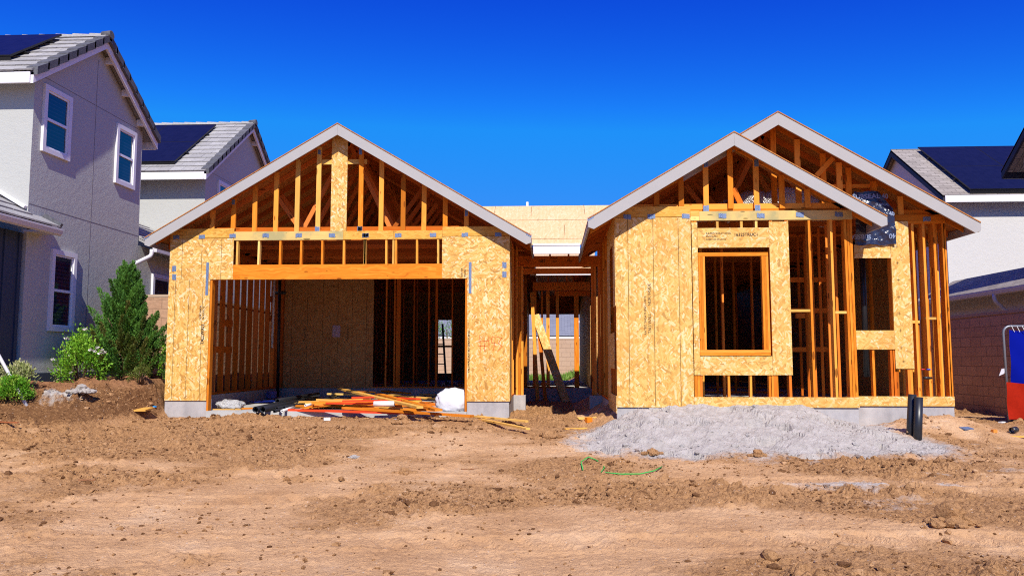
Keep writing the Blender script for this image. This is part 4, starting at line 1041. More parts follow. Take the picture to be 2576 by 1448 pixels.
# services
mb = MB(); a = U(2441, 700, 13.9); mb.tube([(6.13, 13.95, 2.3), (6.07, 13.95, 3.3)], .02, 10); part('white_riser_pipe', PVC, mb)
mb = MB(); mb.tube([(4.12, 14.6, 1.95), (4.10, 14.6, 3.1)], .016, 10); part('white_riser_pipe', PVC, mb)
mb = MB(); mb.tube([(5.53, 14.3, 1.3), (5.53, 14.3, 3.95)], .05, 12); part('drain_riser', ABS, mb)
RED = plain('red_tube', (.5, .02, .02), .4, .4); BLUE = plain('blue_tube', (.02, .06, .45), .4, .4)
mb = MB(); mb.tube([(6.10, y5 + .0, 1.44), (6.16, y5 + .0, 1.44)], .012, 8); part('red_water_tube', RED, mb)
mb = MB(); mb.tube([(6.19, y5 + .0, 1.44), (6.25, y5 + .0, 1.44)], .012, 8); part('blue_water_tube', BLUE, mb)
mb = MB(); mb.tube([(6.13, y5 - .02, 1.30), (6.27, y5 + .02, 1.30)], .022, 10); part('drain_stub', ABS, mb)
# silver duct in the front attic
def crinkle(pts, r, n=20, sub=40):
    P_ = [Vector(p) for p in pts]; out = []; rs = []
    for k in range(sub + 1):
        u = k / sub * (len(P_) - 1); i_ = min(int(u), len(P_) - 2); f_ = u - i_
        out.append(P_[i_].lerp(P_[i_ + 1], f_) + Vector((0, 0, .03 * math.sin(k * .7)))); rs.append(r * (1 + .09 * math.sin(k * 2.4) + random.uniform(-.05, .05)))
    return out, rs
FOIL, t_, b_ = M('foil_duct', .28, .6); b_.inputs['Base Color'].default_value = (.72, .68, .66, 1); b_.inputs['Metallic'].default_value = .9
nn = N(t_); nn.put(b_.inputs['Normal'], nn.bump(nn.noise(nn.vmath('MULTIPLY', nn.pos(), (2, 2, 1)), 26, 4, .65), .9, .05))
pts, rs = crinkle([(U(1810, 540, 14.4)[0], 14.4, 4.2), (U(1870, 500, 14.3)[0], 14.3, 4.38), (U(1980, 495, 14.2)[0], 14.2, 4.45), (U(2090, 505, 14.6)[0], 14.6, 4.35), (5.2, 15.4, 4.3)], .2)
mb = MB(); mb.tube(pts, rs, 20); part('air_duct', FOIL, mb)
pts, rs = crinkle([(U(1560, 530, 14.9)[0] + .9, 15.2, 4.25), (U(1800, 520, 14.7)[0], 14.8, 4.3)], .15, sub=14)
mb = MB(); mb.tube(pts, rs, 16); part('air_duct', FOIL, mb)

# ================================================================ NEIGHBOURS
def tiles(mb, eave0, u, L, sdir_, S, nrm, exposure=.33, tw=.33, th=.028):
    """rows of flat concrete tiles over a slope; eave0 = corner on the eave, u along the eave, sdir_ up the slope"""
    eave0, u, sdir_, nrm = map(Vector, (eave0, u, sdir_, nrm))
    nr = max(1, round(S / exposure)); ex = S / nr; nt_ = max(1, round(L / tw)); wd = L / nt_
    for r_ in range(nr):
        off = (r_ % 2) * .5
        for k in range(-1 if off else 0, nt_):
            a = max(0, (k + off) * wd); b = min(L, (k + 1 + off) * wd)
            if b - a < .02: continue
            j = random.uniform(-.007, .007); lo = r_ * ex + j - .03; hi = (r_ + 1) * ex + .04; b -= .006
            n0, n1 = .035 + random.uniform(-.003, .004), .006
            P = lambda aa, ss_, h_: eave0 + u * aa + sdir_ * ss_ + nrm * h_
            mb.hexa([P(a, lo, n0), P(b, lo, n0), P(b, hi, n1), P(a, hi, n1), P(a, lo, n0 + th), P(b, lo, n0 + th), P(b, hi, n1 + th), P(a, hi, n1 + th)])
def window(parent, X, y0, y1, z0, z1, sg, sash=True, tw=.09):
    """a trimmed sash window on a wall facing +X (sg=1) or -X (sg=-1)"""
    mb = MB(); d = .05 * sg
    for a in ((y0, y1, z1 - tw, z1), (y0, y1, z0, z0 + tw), (y0, y0 + tw, z0 + tw, z1 - tw), (y1 - tw, y1, z0 + tw, z1 - tw)): mb.box(X, X + d, *a)
    wf = mb.build('window', TRIM, parent)
    mb = MB(); f_ = .035; a0, a1, b0, b1 = y0 + tw, y1 - tw, z0 + tw, z1 - tw; zm = (b0 + b1) / 2
    for a in ((a0, a1, b1 - f_, b1), (a0, a1, b0, b0 + f_), (a0, a0 + f_, b0 + f_, b1 - f_), (a1 - f_, a1, b0 + f_, b1 - f_)): mb.box(X, X + d * .55, *a)
    if sash: mb.box(X, X + d * .7, a0 + f_, a1 - f_, zm - .025, zm + .025)
    mb.build('sash', VINYL, wf)
    mb = MB(); mb.box(X, X + .008 * sg, a0 + f_, a1 - f_, b0 + f_, b1 - f_); mb.build('pane', GLASS, wf)
def panels(parent, p0, u, s_, nrm, L, Wd, nu, ns):
    p0, u, s_, nrm = map(Vector, (p0, u, s_, nrm))
    for a in range(nu):
        for b in range(ns):
            g = .012; q = p0 + u * (a * L / nu) + s_ * (b * Wd / ns) + nrm * .13
            uu, vv = u * (L / nu - g), s_ * (Wd / ns - g)
            mb = MB(); mb.hexa([q, q + uu, q + uu + vv, q + vv, q + nrm * .035, q + uu + nrm * .035, q + uu + vv + nrm * .035, q + vv + nrm * .035]); fr = mb.build('solar_panel', BLACK, parent)
            q = q + nrm * .0355; e1, e2 = u * .014, s_ * .014
            mb = MB(); mb.face([q + e1 + e2, q + uu - e1 + e2, q + uu + vv - e1 - e2, q + vv + e1 - e2], [(0, 0), (L / nu, 0), (L / nu, Wd / ns), (0, Wd / ns)], .5); mb.build('cells', SOLAR, fr)
    mb = MB()
    for k in range(2):
        q = p0 + s_ * (Wd * (.25 + .5 * k)) - u * .05; mb.beam(q + nrm * .09, q + u * (L + .1) + nrm * .09, .04, .05, up=nrm)
    q = p0 - s_ * .03 + nrm * .08; mb.beam(q, q + u * L, .02, .10, up=nrm)
    mb.build('panel_rail', BLACK, parent)
def two_storey(parent, sg, Xw, Xr, Xf, yw0, yw1, yr0, yr1, ze, zr, zg, roof, wall_mat, trim_mat, rake_mat, th=.06, brackets=True):
    """a gabled block whose ridge runs along X; sg=1: its gable end faces +X"""
    yc_ = (yr0 + yr1) / 2; k = (zr - ze) / (yc_ - yr0)
    zt = lambda y: ze + k * min(y - yr0, yr1 - y) - .10
    mb = MB(); mb.prism([(yw0, zg), (yw1, zg), (yw1, zt(yw1)), (yc_, zr - .12), (yw0, zt(yw0))], 'x', min(Xw, Xf), max(Xw, Xf)); mb.build('wall', wall_mat, parent)
    L = abs(Xr - Xf); S = math.hypot(yc_ - yr0, zr - ze); s_ = Vector((0, yc_ - yr0, zr - ze)).normalized(); n_ = Vector((0, -s_.z, s_.y))
    x0 = min(Xr, Xf); mb = MB()
    # deck under the covering, both slopes
    for (ya, yb_) in ((yr0, yc_), (yr1, yc_)):
        mb.prism([(ya, ze - .05), (yb_, zr - .05), (yb_, zr), (ya, ze)] if ya < yb_ else [(yb_, zr - .05), (ya, ze - .05), (ya, ze), (yb_, zr)], 'x', x0, x0 + L)
    if roof == 'tile':
        tiles(mb, (x0, yr0, ze), (1, 0, 0), L, s_, S, n_)
        s2 = Vector((0, -(yr1 - yc_), zr - ze)).normalized(); tiles(mb, (x0 + L, yr1, ze), (-1, 0, 0), L, s2, S, Vector((0, s2.z, -s2.y)), tw=1.2)
        q = int(L / .35)
        for i_ in range(q): xx = x0 + i_ * L / q; mb.hexa([(xx, yc_ - .12, zr - .0), (xx + .37, yc_ - .12, zr + .0), (xx + .37, yc_ + .12, zr), (xx, yc_ + .12, zr), (xx, yc_ - .05, zr + .10), (xx + .37, yc_ - .05, zr + .075), (xx + .37, yc_ + .05, zr + .075), (xx, yc_ + .05, zr + .10)])
        rf = mb.build('roof', TILE, parent)
        mb = MB(); n_r = round(S / .33)
        for side in (0, 1):
            for i_ in range(n_r):
                f0, f1 = i_ / n_r, (i_ + 1) / n_r + .02
                Yq = lambda f_: (yr0 + (yc_ - yr0) * f_) if side == 0 else (yr1 - (yr1 - yc_) * f_)
                Zq = lambda f_: ze + (zr - ze) * f_
                a, b = Yq(f0), Yq(f1); za, zb_ = Zq(f0), Zq(f1); lift = .05; xo, xi = Xr + .07 * sg, Xr - .14 * sg
                c = [(xo, a, za - .10 + lift), (xo, b, zb_ - .13 + lift), (xi, b, zb_ - .13 + lift), (xi, a, za - .10 + lift), (xo, a, za + .05 + lift), (xo, b, zb_ + .02 + lift), (xi, b, zb_ + .02 + lift), (xi, a, za + .05 + lift)]
                mb.hexa(c)
        mb.tube([(Xr - .1 * sg, yc_, zr + .05), (Xr + .09 * sg, yc_, zr + .07)], .09, 10)
        mb.build('rake_tile', TILE_DARK, rf)
    else:
        # shingles: one sheet, pattern in the material
        b0 = len(mb.v); h_ = .012
        for (ya, yb_, za) in ((yr0, yc_, 1), (yr1, yc_, 2)):
            a = [(x0, ya, ze + h_), (x0 + L, ya, ze + h_), (x0 + L, yb_, zr + h_), (x0, yb_, zr + h_)]; u4 = [(0, 0), (L, 0), (L, S), (0, S)]
            mb.face(a if za == 1 else a[::-1], u4 if za == 1 else u4[::-1], .5)
        mb.tube([(x0, yc_, zr + .0), (x0 + L, yc_, zr + .0)], .035, 8)
        rf = mb.build('roof', SHINGLE if roof == 'shingle' else SHINGLE_G, parent)
    # rake boards
    mb = MB(); xo = Xr; xi = Xr - .05 * sg; h_ = .20
    mb.prism([(yr0, ze - h_), (yc_, zr - h_ * 1.1), (yc_, zr - .002), (yr0, ze - .002)], 'x', min(xo, xi), max(xo, xi)); mb.build('rake_board', rake_mat, rf)
    mb = MB(); mb.prism([(yc_ + .001, zr - h_ * 1.1), (yr1, ze - h_), (yr1, ze - .002), (yc_ + .001, zr - .002)], 'x', min(xo, xi), max(xo, xi)); mb.build('rake_board', rake_mat, rf)
    mb = MB(); mb.box(xi - .001 * sg, Xf, yr0 - .03, yr0 + .02, ze - .20, ze - .003); mb.build('fascia', trim_mat, rf)
    mb = MB(); mb.box(xi - .001 * sg, Xf, yr1 - .02, yr1 + .03, ze - .20, ze - .003); mb.build('fascia', trim_mat, rf)
    if brackets:
        mb = MB()
        for f_ in (.25, .55, .85): yy = yr1 - (yr1 - yc_) * f_; zz = ze + (zr - ze) * f_; mb.box(Xw + .001 * sg, xi - .001 * sg, yy - .045, yy + .045, zz - .20, zz - .06)
        mb.build('outlooker', trim_mat, rf)
    return rf, s_, n_, yc_
def pipe_run(parent, name, pts, r, mat):
    P_ = [Vector(p) for p in pts]; out = [P_[0]]
    for a, b, c in zip(P_, P_[1:], P_[2:]):
        for k in range(5):
            t = k / 4; d = min(.09, (b - a).length / 2, (c - b).length / 2); p_ = b + (a - b).normalized() * d; q_ = b + (c - b).normalized() * d
            out.append(p_.lerp(b, t).lerp(b.lerp(q_, t), t))
    out.append(P_[-1]); mb = MB(); mb.tube(out, r, 12); return mb.build(name, mat, parent)

# ---- left neighbour: front block, rear block, low link, garage
NL = thing('neighbour_house', 'grey stucco two storey house with tile roof and solar panels, left of the timber frame', 'house', (-11, 16, 1.2))
XW = -9.30
rf, s_, n_, yc_ = two_storey(NL, 1, XW, -9.10, -17, 13.6, 17.42, 13.26, 17.74, 6.66, 8.20, .9, 'tile', STUCCO, TRIM, TRIM)
a = UP(144, 95, (0, 13.26, 6.80), n_); b = UP(28, 143, (0, 13.26, 6.80), n_)
Wd = min((a - b).dot(s_), 1.75); xr = b.x
panels(rf, Vector((xr - 4.2, b.y, b.z)) - n_ * .13, (1, 0, 0), s_, n_, 4.2, 1.80, 3, 1)
rf2, s2_, n2_, yc2 = two_storey(NL, 1, XW, -9.10, -17, 20.78, 26.5, 20.36, 26.8, 6.56, 8.80, .9, 'tile', STUCCO, TRIM, TRIM)
b2 = UP(441, 408, (0, 20.36, 6.69), n2_); t2 = UP(548, 316, (0, 20.36, 6.69), n2_)
panels(rf2, Vector((b2.x - 4.6, b2.y, b2.z)) - n2_ * .13, (1, 0, 0), s2_, n2_, 4.6, (t2 - b2).dot(s2_), 3, 2)
for (ya, yb_, za, zb_) in ((13.84, 14.68, 5.40, 6.66), (16.30, 17.10, 5.36, 6.66), (14.30, 15.07, 2.13, 3.66)):
    window(NL, XW, ya, yb_, za, zb_, 1)
ya, zt_ = UX(547, 452, XW); window(NL, XW, ya, ya + 1.0, zt_ - 1.3, zt_, 1)
# stucco joints
mb = MB()
for q in ((XW, XW + .0025, 13.62, 17.4, 6.785, 6.795), (XW, XW + .0025, 13.62, 17.4, 4.372, 4.382), (XW, XW + .0028, 15.532, 15.542, 1.3, 7.75), (XW, XW + .0025, 20.8, 26.4, 6.72, 6.73)): mb = MB(); mb.box(*q); mb.build('control_joint', JOINT, NL)
mb = MB(); mb.box(XW, XW + .02, 13.62, 17.4, .95, 1.36); mb.build('weep_screed', BATTEN, NL)
# low link with gutter
lz = UX(371, 619, -8.98)[1]; ly = UX(371, 619, -8.98)[0]
mb = MB(); mb.box(-16, XW - .002, 17.421, 20.779, .9, lz + .05); mb.build('link_wall', STUCCO, NL)
mb = MB(); tiles(mb, (-8.98, 17.45, lz + .05), (0, 1, 0), 3.3, Vector((-1, 0, .5)).normalized(), 2.4, Vector((.5, 0, 1)).normalized()); mb.prism([(-11.3, lz + 1.15), (-8.98, lz), (-8.98, lz + .05), (-11.3, lz + 1.2)], 'y', 17.45, 20.75); lk = mb.build('link_roof', TILE, NL)
mb = MB(); mb.box(-8.98, -8.88, 17.46, 20.74, lz - .10, lz + .03); mb.build('gutter', GUTTER, lk)
pipe_run(lk, 'downspout', [(-8.93, ly + .1, lz - .06), (-8.93, ly + .1, lz - .2), (-9.2, ly - .35, lz - .5), (-9.22, ly - .35, lz - 2.6)], .045, GUTTER)
ya, za = UX(381, 687, XW); window(NL, XW, ya, ya + .95, za - 1.15, za, 1, sash=False)
# garage wing coming forward on the far left
mb = MB(); mb.box(-17, -9.36, 8.4, 13.58, .9, 3.84); mb.build('garage_wall', BATTEN, NL)
mb = MB()
for k in range(14): y = 13.5 - k * .37; mb.box(-9.36, -9.335, y - .03, y + .03, .9, 3.84)
mb.build('batten', BATTEN, NL)
mb = MB(); sv = Vector((-1, 0, .58)).normalized(); nv = Vector((.58, 0, 1)).normalized()
tiles(mb, (-8.98, 8.2, 3.98), (0, 1, 0), 5.4, sv, 4.2, nv); mb.prism([(-12.6, 3.92 + 2.1), (-8.98, 3.92), (-8.98, 3.97), (-12.6, 3.97 + 2.1)], 'y', 8.2, 13.58)
tiles(mb, (-8.98, 13.6, 3.98), (0, 1, 0), .40, sv, .36, nv, tw=.4)
mb.prism([(-9.28, 4.09), (-8.98, 3.92), (-8.98, 3.97), (-9.28, 4.14)], 'y', 13.585, 13.98); gr = mb.build('garage_roof', TILE, NL)
mb = MB(); mb.beam((-9.25, 14.0, 4.22), (-8.93, 14.0, 4.03), .07, .09); mb.build('rake_tile', TILE_DARK, gr)
pg = [(0, .0), (.0, -.09), (.05, -.125), (.085, -.10), (.11, -.03), (.11, 0)]
mb = MB(); mb.prism([(-8.985 + a, 3.965 + b) for a, b in pg], 'y', 8.2, 13.99); mb.box(-9.35, -8.99, 13.58, 13.97, 3.86, 3.90); mb.build('gutter', GUTTER, gr)
mb = MB(); mb.beam((-12, 13.57, 5.86), (-9.32, 13.57, 4.30), .05, .10, up=(0, -1, 0)); mb.build('roof_flashing', TRIM, gr)

# ---- right neighbour (mirror arrangement, shingle roofs)
NR = thing('neighbour_house', 'white stucco two storey house with shingle roof and solar panels, behind the right wing', 'house', (14, 21, .8))
XR_, XWR = 11.2, 11.42
rr, s3, n3, yc3 = two_storey(NR, -1, XWR, XR_, 22, 23.3, 29.2, 22.95, 29.5, 6.26, 8.44, .5, 'shingle', STUCCO_R, TRIM, DARKTRIM, brackets=False)
b3 = UP(2440, 478, (0, 22.95, 6.40), n3); t3 = UP(2322, 372, (0, 22.95, 6.40), n3)
panels(rr, Vector((b3.x, b3.y, b3.z)) - n3 * .13, (1, 0, 0), s3, n3, 5.4, (t3 - b3).dot(s3), 3, 2)
two_storey(NR, -1, XWR + .1, XR_, 22, 15.9, 19.6, 15.6, 20.0, 6.26, 7.95, .5, 'shingle', STUCCO_R, DARKTRIM, DARKTRIM, brackets=False)
zl = UX(2551, 727, 10.3)[1]
mb = MB(); mb.box(10.75, 20, 14.8, 23.28, .5, zl + .02); mb.build('link_wall', STUCCO_R, NR)
mb = MB(); mb.prism([(10.3, zl), (11.5, zl + .6), (11.5, zl + .66), (10.3, zl + .06)], 'y', 14.4, 23.2)
mb.face([(10.3, 14.4, zl + .072), (11.5, 14.4, zl + .672), (11.5, 23.2, zl + .672), (10.3, 23.2, zl + .072)], [(0, 0), (0, 1.34), (8.8, 1.34), (8.8, 0)], .5); lr = mb.build('link_roof', SHINGLE, NR)
mb = MB(); mb.prism([(10.302 - a, zl + .05 + b) for a, b in pg][::-1], 'y', 14.4, 23.2); mb.build('gutter', GUTTER, lr)
yd, zd = UX(2500, 736, 10.25)
pipe_run(lr, 'downspout', [(10.25, yd, zl - .05), (10.25, yd, zl - .2), (10.66, yd + .15, zl - .52), (10.68, yd + .15, zl - 2.2)], .045, GUTTER)
mb = MB(); mb.beam((XWR - .01, 19.3, 5.0), (XWR - .01, 15.0, 5.0), .03, .03); 

# ---- house beyond the back wall
NB = thing('neighbour_house', 'house with a grey shingle roof, seen through the entry beyond the back wall', 'house', (0, 48, .8))
mb = MB(); mb.box(-16, 16, 46, 54, .6, 2.95); mb.build('wall', STUCCO_R, NB)
mb = MB(); mb.face([(-16.5, 45.4, 2.95), (16.5, 45.4, 2.95), (16.5, 50, 5.2), (-16.5, 50, 5.2)], [(0, 0), (33, 0), (33, 5.1), (0, 5.1)], .5)
mb.prism([(45.4, 2.85), (50, 5.1), (54.6, 2.85), (54.6, 2.93), (50, 5.18), (45.4, 2.93)][:3] + [(50, 5.18)], 'x', -16.5, 16.5); rb = mb.build('roof', SHINGLE_G, NB)
mb = MB(); mb.box(-16.5, 16.5, 45.33, 45.4, 2.74, 2.9); mb.build('gutter', TRIM, rb)
mb = MB()
for x, y, z in ((1.6, 47.0, 3.75), (2.1, 47.0, 3.75)): mb.box(x, x + .25, y, y + .25, z, z + .12)
mb.build('roof_vent', TRIM, rb)
mb = MB(); xg = U(1120, 830, 45.98)[0]; mb.box(xg - .3, xg + .3, 45.95, 45.998, 1.9, 2.7); mb.build('window', TRIM, NB)

# ---- block walls
def blockwall(name, label, segs, mat, z0, z1, th=.15, cap=None):
    mb = MB(); mc = MB()
    for (xa, ya, xb, yb_) in segs:
        if abs(xa - xb) < 1e-6:
            L = abs(yb_ - ya); lo, hi = min(ya, yb_), max(ya, yb_)
            for x, fl in ((xa - th / 2, 1), (xa + th / 2, 0)):
                q = [(x, lo, z0), (x, hi, z0), (x, hi, z1), (x, lo, z1)]; u4 = [(0, 0), (L, 0), (L, z1 - z0), (0, z1 - z0)]
                mb.face(q[::-1] if fl else q, u4[::-1] if fl else u4, .5)
            mb.face([(xa - th / 2, lo, z0), (xa + th / 2, lo, z0), (xa + th / 2, lo, z1), (xa - th / 2, lo, z1)], [(0, 0), (.2, 0), (.2, z1 - z0), (0, z1 - z0)], .5)
            mb.face([(xa - th / 2, lo, z1), (xa + th / 2, lo, z1), (xa + th / 2, hi, z1), (xa - th / 2, hi, z1)], [(0, 0)] * 4, .5)
            mc.box(xa - th / 2 - .012, xa + th / 2 + .012, lo - .01, hi, z1 + .001, z1 + .06)
        else:
            L = abs(xb - xa); lo, hi = min(xa, xb), max(xa, xb)
            for y, fl in ((ya - th / 2, 0), (ya + th / 2, 1)):
                q = [(lo, y, z0), (hi, y, z0), (hi, y, z1), (lo, y, z1)]; u4 = [(0, 0), (L, 0), (L, z1 - z0), (0, z1 - z0)]
                mb.face(q[::-1] if fl else q, u4[::-1] if fl else u4, .5)
            mb.face([(lo, ya - th / 2, z1), (hi, ya - th / 2, z1), (hi, ya + th / 2, z1), (lo, ya + th / 2, z1)], [(0, 0)] * 4, .5)
            mc.box(lo, hi, ya - th / 2 - .012, ya + th / 2 + .012, z1 + .001, z1 + .06)
    t = thing(name, label, 'wall', ((segs[0][0] + segs[0][2]) / 2, (segs[0][1] + segs[0][3]) / 2, z0))
    mb.build('block_face', mat, t); mc.build('coping', cap or CAP, t); return t
blockwall('block_wall', 'tan split face block wall with a cap, closing the side yard behind the tall conifer', [(-9.28, 17.45, -8.22, 17.45), (-8.30, 17.53, -8.30, 36.9)], BLOCK_TAN, .7, 2.99)
blockwall('block_wall', 'brown concrete block wall in shade on the right, behind the blue screen', [(9.0, 15.0, 9.0, 36.9)], BLOCK_RED, .45, 2.50, cap=CAP)
blockwall('block_wall', 'pale tan block wall closing the back yard, seen through the entry', [(-9, 37, 9.2, 37)], BLOCK_BACK, .5, 2.52)

# ================================================================ PLANTS
def leaf_mat(name, a, b, c, rough=.55):
    m, t, bs = M(name, rough, .3); n = N(t)
    col = n.ramp(n.attr('tint'), [(0, a), (.5, b), (1, c)])
    n.put(bs.inputs['Base Color'], col)
    tr = n.node('ShaderNodeBsdfTranslucent'); n.put(tr.inputs[0], n.mix(.5, col, (.25, .35, .02)))
    mx = n.node('ShaderNodeMixShader'); mx.inputs[0].default_value = .28
    t.links.new(bs.outputs[0], mx.inputs[1]); t.links.new(tr.outputs[0], mx.inputs[2]); t.links.new(mx.outputs[0], t.nodes['Material Output'].inputs[0]); return m
def leaves(name, mat, P, D, size, width, tint, parent, seed=0):
    r = np.random.default_rng(seed); P = np.asarray(P); D = np.asarray(D); D = D / np.linalg.norm(D, axis=1, keepdims=True)
    q = r.normal(size=P.shape); S_ = np.cross(D, q); S_ /= np.linalg.norm(S_, axis=1, keepdims=True); Nn = np.cross(S_, D)
    size = np.broadcast_to(size, len(P))[:, None]; width = np.broadcast_to(width, len(P))[:, None]
    a = P; b = P + D * size * .5 + S_ * width * .5 + Nn * size * .08; c = P + D * size; d = P + D * size * .5 - S_ * width * .5 + Nn * size * .08
    V_ = np.stack([a, b, c, d], 1).reshape(-1, 3); F_ = np.arange(len(P) * 4).reshape(-1, 4)
    return np_mesh(name, V_, F_, mat, tint=tint, parent=parent)
BARK = plain('bark', (.16, .10, .065), .9, .1, var=.3, scale=14)

def conifer():
    cx, cy = -8.36, 15.35; zb = gz(cx, cy) - .05; zt = 3.52
    t = thing('conifer_shrub', 'tall ragged green conifer shrub between the grey house and the timber garage', 'shrub', (cx, cy, zb))
    r = np.random.default_rng(5)
    mb = MB(); mb.tube([(cx, cy, zb), (cx + .05, cy, zb + .8), (cx - .02, cy + .03, zb + 1.6), (cx - .03, cy, zt - .25)], [.07, .05, .03, .012], 8)
    for k in range(16):
        a = r.uniform(0, 6.28); h = r.uniform(.1, 1.5); l = r.uniform(.3, .7) * (1 - h / 2.6); p_ = Vector((cx, cy, zb + h)); mb.tube([p_, p_ + Vector((math.cos(a) * l * .6, math.sin(a) * l * .6, l * .5)), p_ + Vector((math.cos(a) * l, math.sin(a) * l, l * 1.1))], [.02, .014, .006], 6)
    mb.build('trunk', BARK, t)
    Ps, Ds, Ts = [], [], []
    n_pl = 300
    for k in range(n_pl):
        u = k / n_pl; h = (u ** 1.15)
        Rm = float(np.interp(h, [0, .12, .3, .45, .6, .75, .88, 1], [.78, .84, .72, .55, .38, .22, .11, .02]))
        a = r.uniform(0, 6.28); rad = Rm * r.uniform(.25, 1.0) ** .6
        base = np.array([cx + math.cos(a) * rad * .55, cy + math.sin(a) * rad * .55, zb + .10 + h * (zt - zb - .42)])
        tilt = r.uniform(.35, .9) * (1 - .55 * h)
        d = np.array([math.cos(a) * tilt, math.sin(a) * tilt, 1.0]); d /= np.linalg.norm(d)
        L = r.uniform(.28, .62) * (1.05 - .35 * h) * (1.35 if r.uniform() < .12 else 1)
        m_ = int(230 * (L / .36))
        f_ = r.uniform(0, 1, m_); wd = .062 * (1 - f_ ** 1.8) + .012
        off = r.normal(size=(m_, 3)); off /= np.linalg.norm(off, axis=1, keepdims=True); off *= (wd * r.uniform(.2, 1, m_) ** .5)[:, None]
        P_ = base + d * (f_ * L)[:, None] + off
        dd = d * 1.0 + off / np.maximum(wd, .02)[:, None] * .75 + r.normal(size=(m_, 3)) * .25
        brown = 1 if (h < .40 and r.uniform() < .45) else 0
        tone = (.05 + .22 * r.uniform() if brown else .50 + .45 * r.uniform())
        Ps.append(P_); Ds.append(dd); Ts.append(np.clip(tone + r.normal(size=m_) * .08, 0, 1))
    # long loose side sprigs
    for (ox, oz, dx, dz, L) in ((-.30, 1.35, -.55, 1, .42), (-.42, 1.05, -.8, .9, .40), (-.55, .75, -.9, .6, .35), (.50, .9, .5, .8, .4), (.62, .55, .7, .6, .38), (.75, .28, .7, .35, .3), (.82, .05, .5, .1, .25), (.2, 1.5, .35, 1, .4)):
        base = np.array([cx + ox, cy - .12, zb + oz + .1]); d = np.array([dx, -.15, dz]); d /= np.linalg.norm(d); m_ = 230
        f_ = r.uniform(0, 1, m_); wd = .07 * (1 - f_ ** 1.5) + .012; off = r.normal(size=(m_, 3)); off /= np.linalg.norm(off, axis=1, keepdims=True); off *= (wd * r.uniform(.2, 1, m_) ** .5)[:, None]
        Ps.append(base + d * (f_ * L)[:, None] + off); Ds.append(d + off / np.maximum(wd, .02)[:, None] * .7 + r.normal(size=(m_, 3)) * .2); Ts.append(np.clip(.75 + r.normal(size=m_) * .1, 0, 1))
    P_ = np.concatenate(Ps); m_ = len(P_)
    leaves('crown', leaf_mat('conifer_foliage', (.16, .13, .03), (.06, .17, .032), (.14, .31, .048)), P_, np.concatenate(Ds), r.uniform(.035, .065, m_), r.uniform(.014, .026, m_), np.concatenate(Ts), t, 3)
conifer()

def bush(name, label, cat, cx, cy, rx_, rz__, n, size, width, mat, seed, stems=8, up=.6, low=.12, airy=1.0, group=None, lift=0):
    zb = gz(cx, cy) - .03; t = thing(name, label, cat, (cx, cy, zb), group); r = np.random.default_rng(seed)
    mb = MB(); tips = []
    for k in range(stems):
        a = r.uniform(0, 6.28); l = r.uniform(.4, .9); tip = Vector((cx + math.cos(a) * rx_ * l, cy + math.sin(a) * rx_ * l * .9, zb + rz__ * r.uniform(.6, .98))); b_ = Vector((cx + math.cos(a) * .05, cy + math.sin(a) * .05, zb))
        m_ = b_.lerp(tip, .5) + Vector((0, 0, .12 * rz__)); mb.tube([b_, m_, tip], [.012, .008, .004], 6); tips.append((b_, m_, tip))
    mb.build('stem', BARK, t)
    cl = []
    for k in range(max(14, n // 60)):
        a = r.uniform(0, 6.28); e = r.uniform(low, 1) ** .8 * math.pi / 2; rr_ = r.uniform(.55, 1.0) ** .5
        cl.append((cx + math.cos(a) * math.cos(e) * rx_ * rr_, cy + math.sin(a) * math.cos(e) * rx_ * rr_, zb + lift + rz__ * math.sin(e) * rr_ * .95 + .04))
    cl = np.array(cl); idx = r.integers(0, len(cl), n); P_ = cl[idx] + r.normal(size=(n, 3)) * np.array([rx_, rx_, rz__]) * .13 * airy
    P_[:, 2] = np.maximum(P_[:, 2], zb + .03)
    D_ = (P_ - np.array([cx, cy, zb + rz__ * .3])); D_ /= np.linalg.norm(D_, axis=1, keepdims=True); D_ = D_ + r.normal(size=(n, 3)) * .6 + np.array([0, 0, up])
    tn = np.clip(.5 + (r.uniform(size=len(cl)) - .5)[idx] * .7 + r.normal(size=n) * .15, 0, 1)
    leaves('foliage', mat, P_, D_, size * r.uniform(.6, 1.2, n), width * r.uniform(.6, 1.2, n), tn, t, seed); return t, tips, zb
ROSE = leaf_mat('rose_leaf', (.06, .19, .012), (.16, .38, .02), (.34, .56, .05))
VARIEG = leaf_mat('variegated_leaf', (.20, .26, .06), (.48, .50, .22), (.66, .62, .36))
GREEN = leaf_mat('bright_leaf', (.06, .20, .015), (.13, .37, .02), (.36, .48, .06))
HEDGE = leaf_mat('hedge_leaf', (.03, .12, .015), (.07, .22, .02), (.14, .34, .04))
rx0, ry0 = -8.72, 14.45
rose, tips, zb = bush('rose_bush', 'leafy rose bush with white blooms, left of the tall conifer', 'bush', rx0, ry0, .44, .74, 3600, .055, .036, ROSE, 8, stems=12, airy=1.25)
PETAL = plain('white_petal', (.80, .79, .74), .6, .2, var=.04)
mb = MB(); r = np.random.default_rng(4)
for (px, py) in ((178, 896), (133, 975 - 70), (240, 885), (228, 881), (258, 882), (245, 876), (178, 943), (214, 830), (167, 852), (251, 890), (178, 940), (262, 888), (139, 972)):
    y = ry0 - .38 + r.uniform(-.1, .2); x, z = U(px, py, y)
    if z < zb + .15: continue
    for k in range(16):
        a = r.uniform(0, 6.28); e = r.uniform(.1, 1.5); d = Vector((math.cos(a) * math.cos(e), math.sin(a) * math.cos(e) - .5, math.sin(e))).normalized(); s1 = d.orthogonal().normalized(); s2q = d.cross(s1); o = Vector((x, y, z)); L = r.uniform(.035, .058)
        mb.face([o + s1 * .006, o + d * L * .6 + s2q * L * .5, o + d * L, o + d * L * .6 - s2q * L * .5], [(0, 0)] * 4, .5)
mb.build('bloom', PETAL, rose)
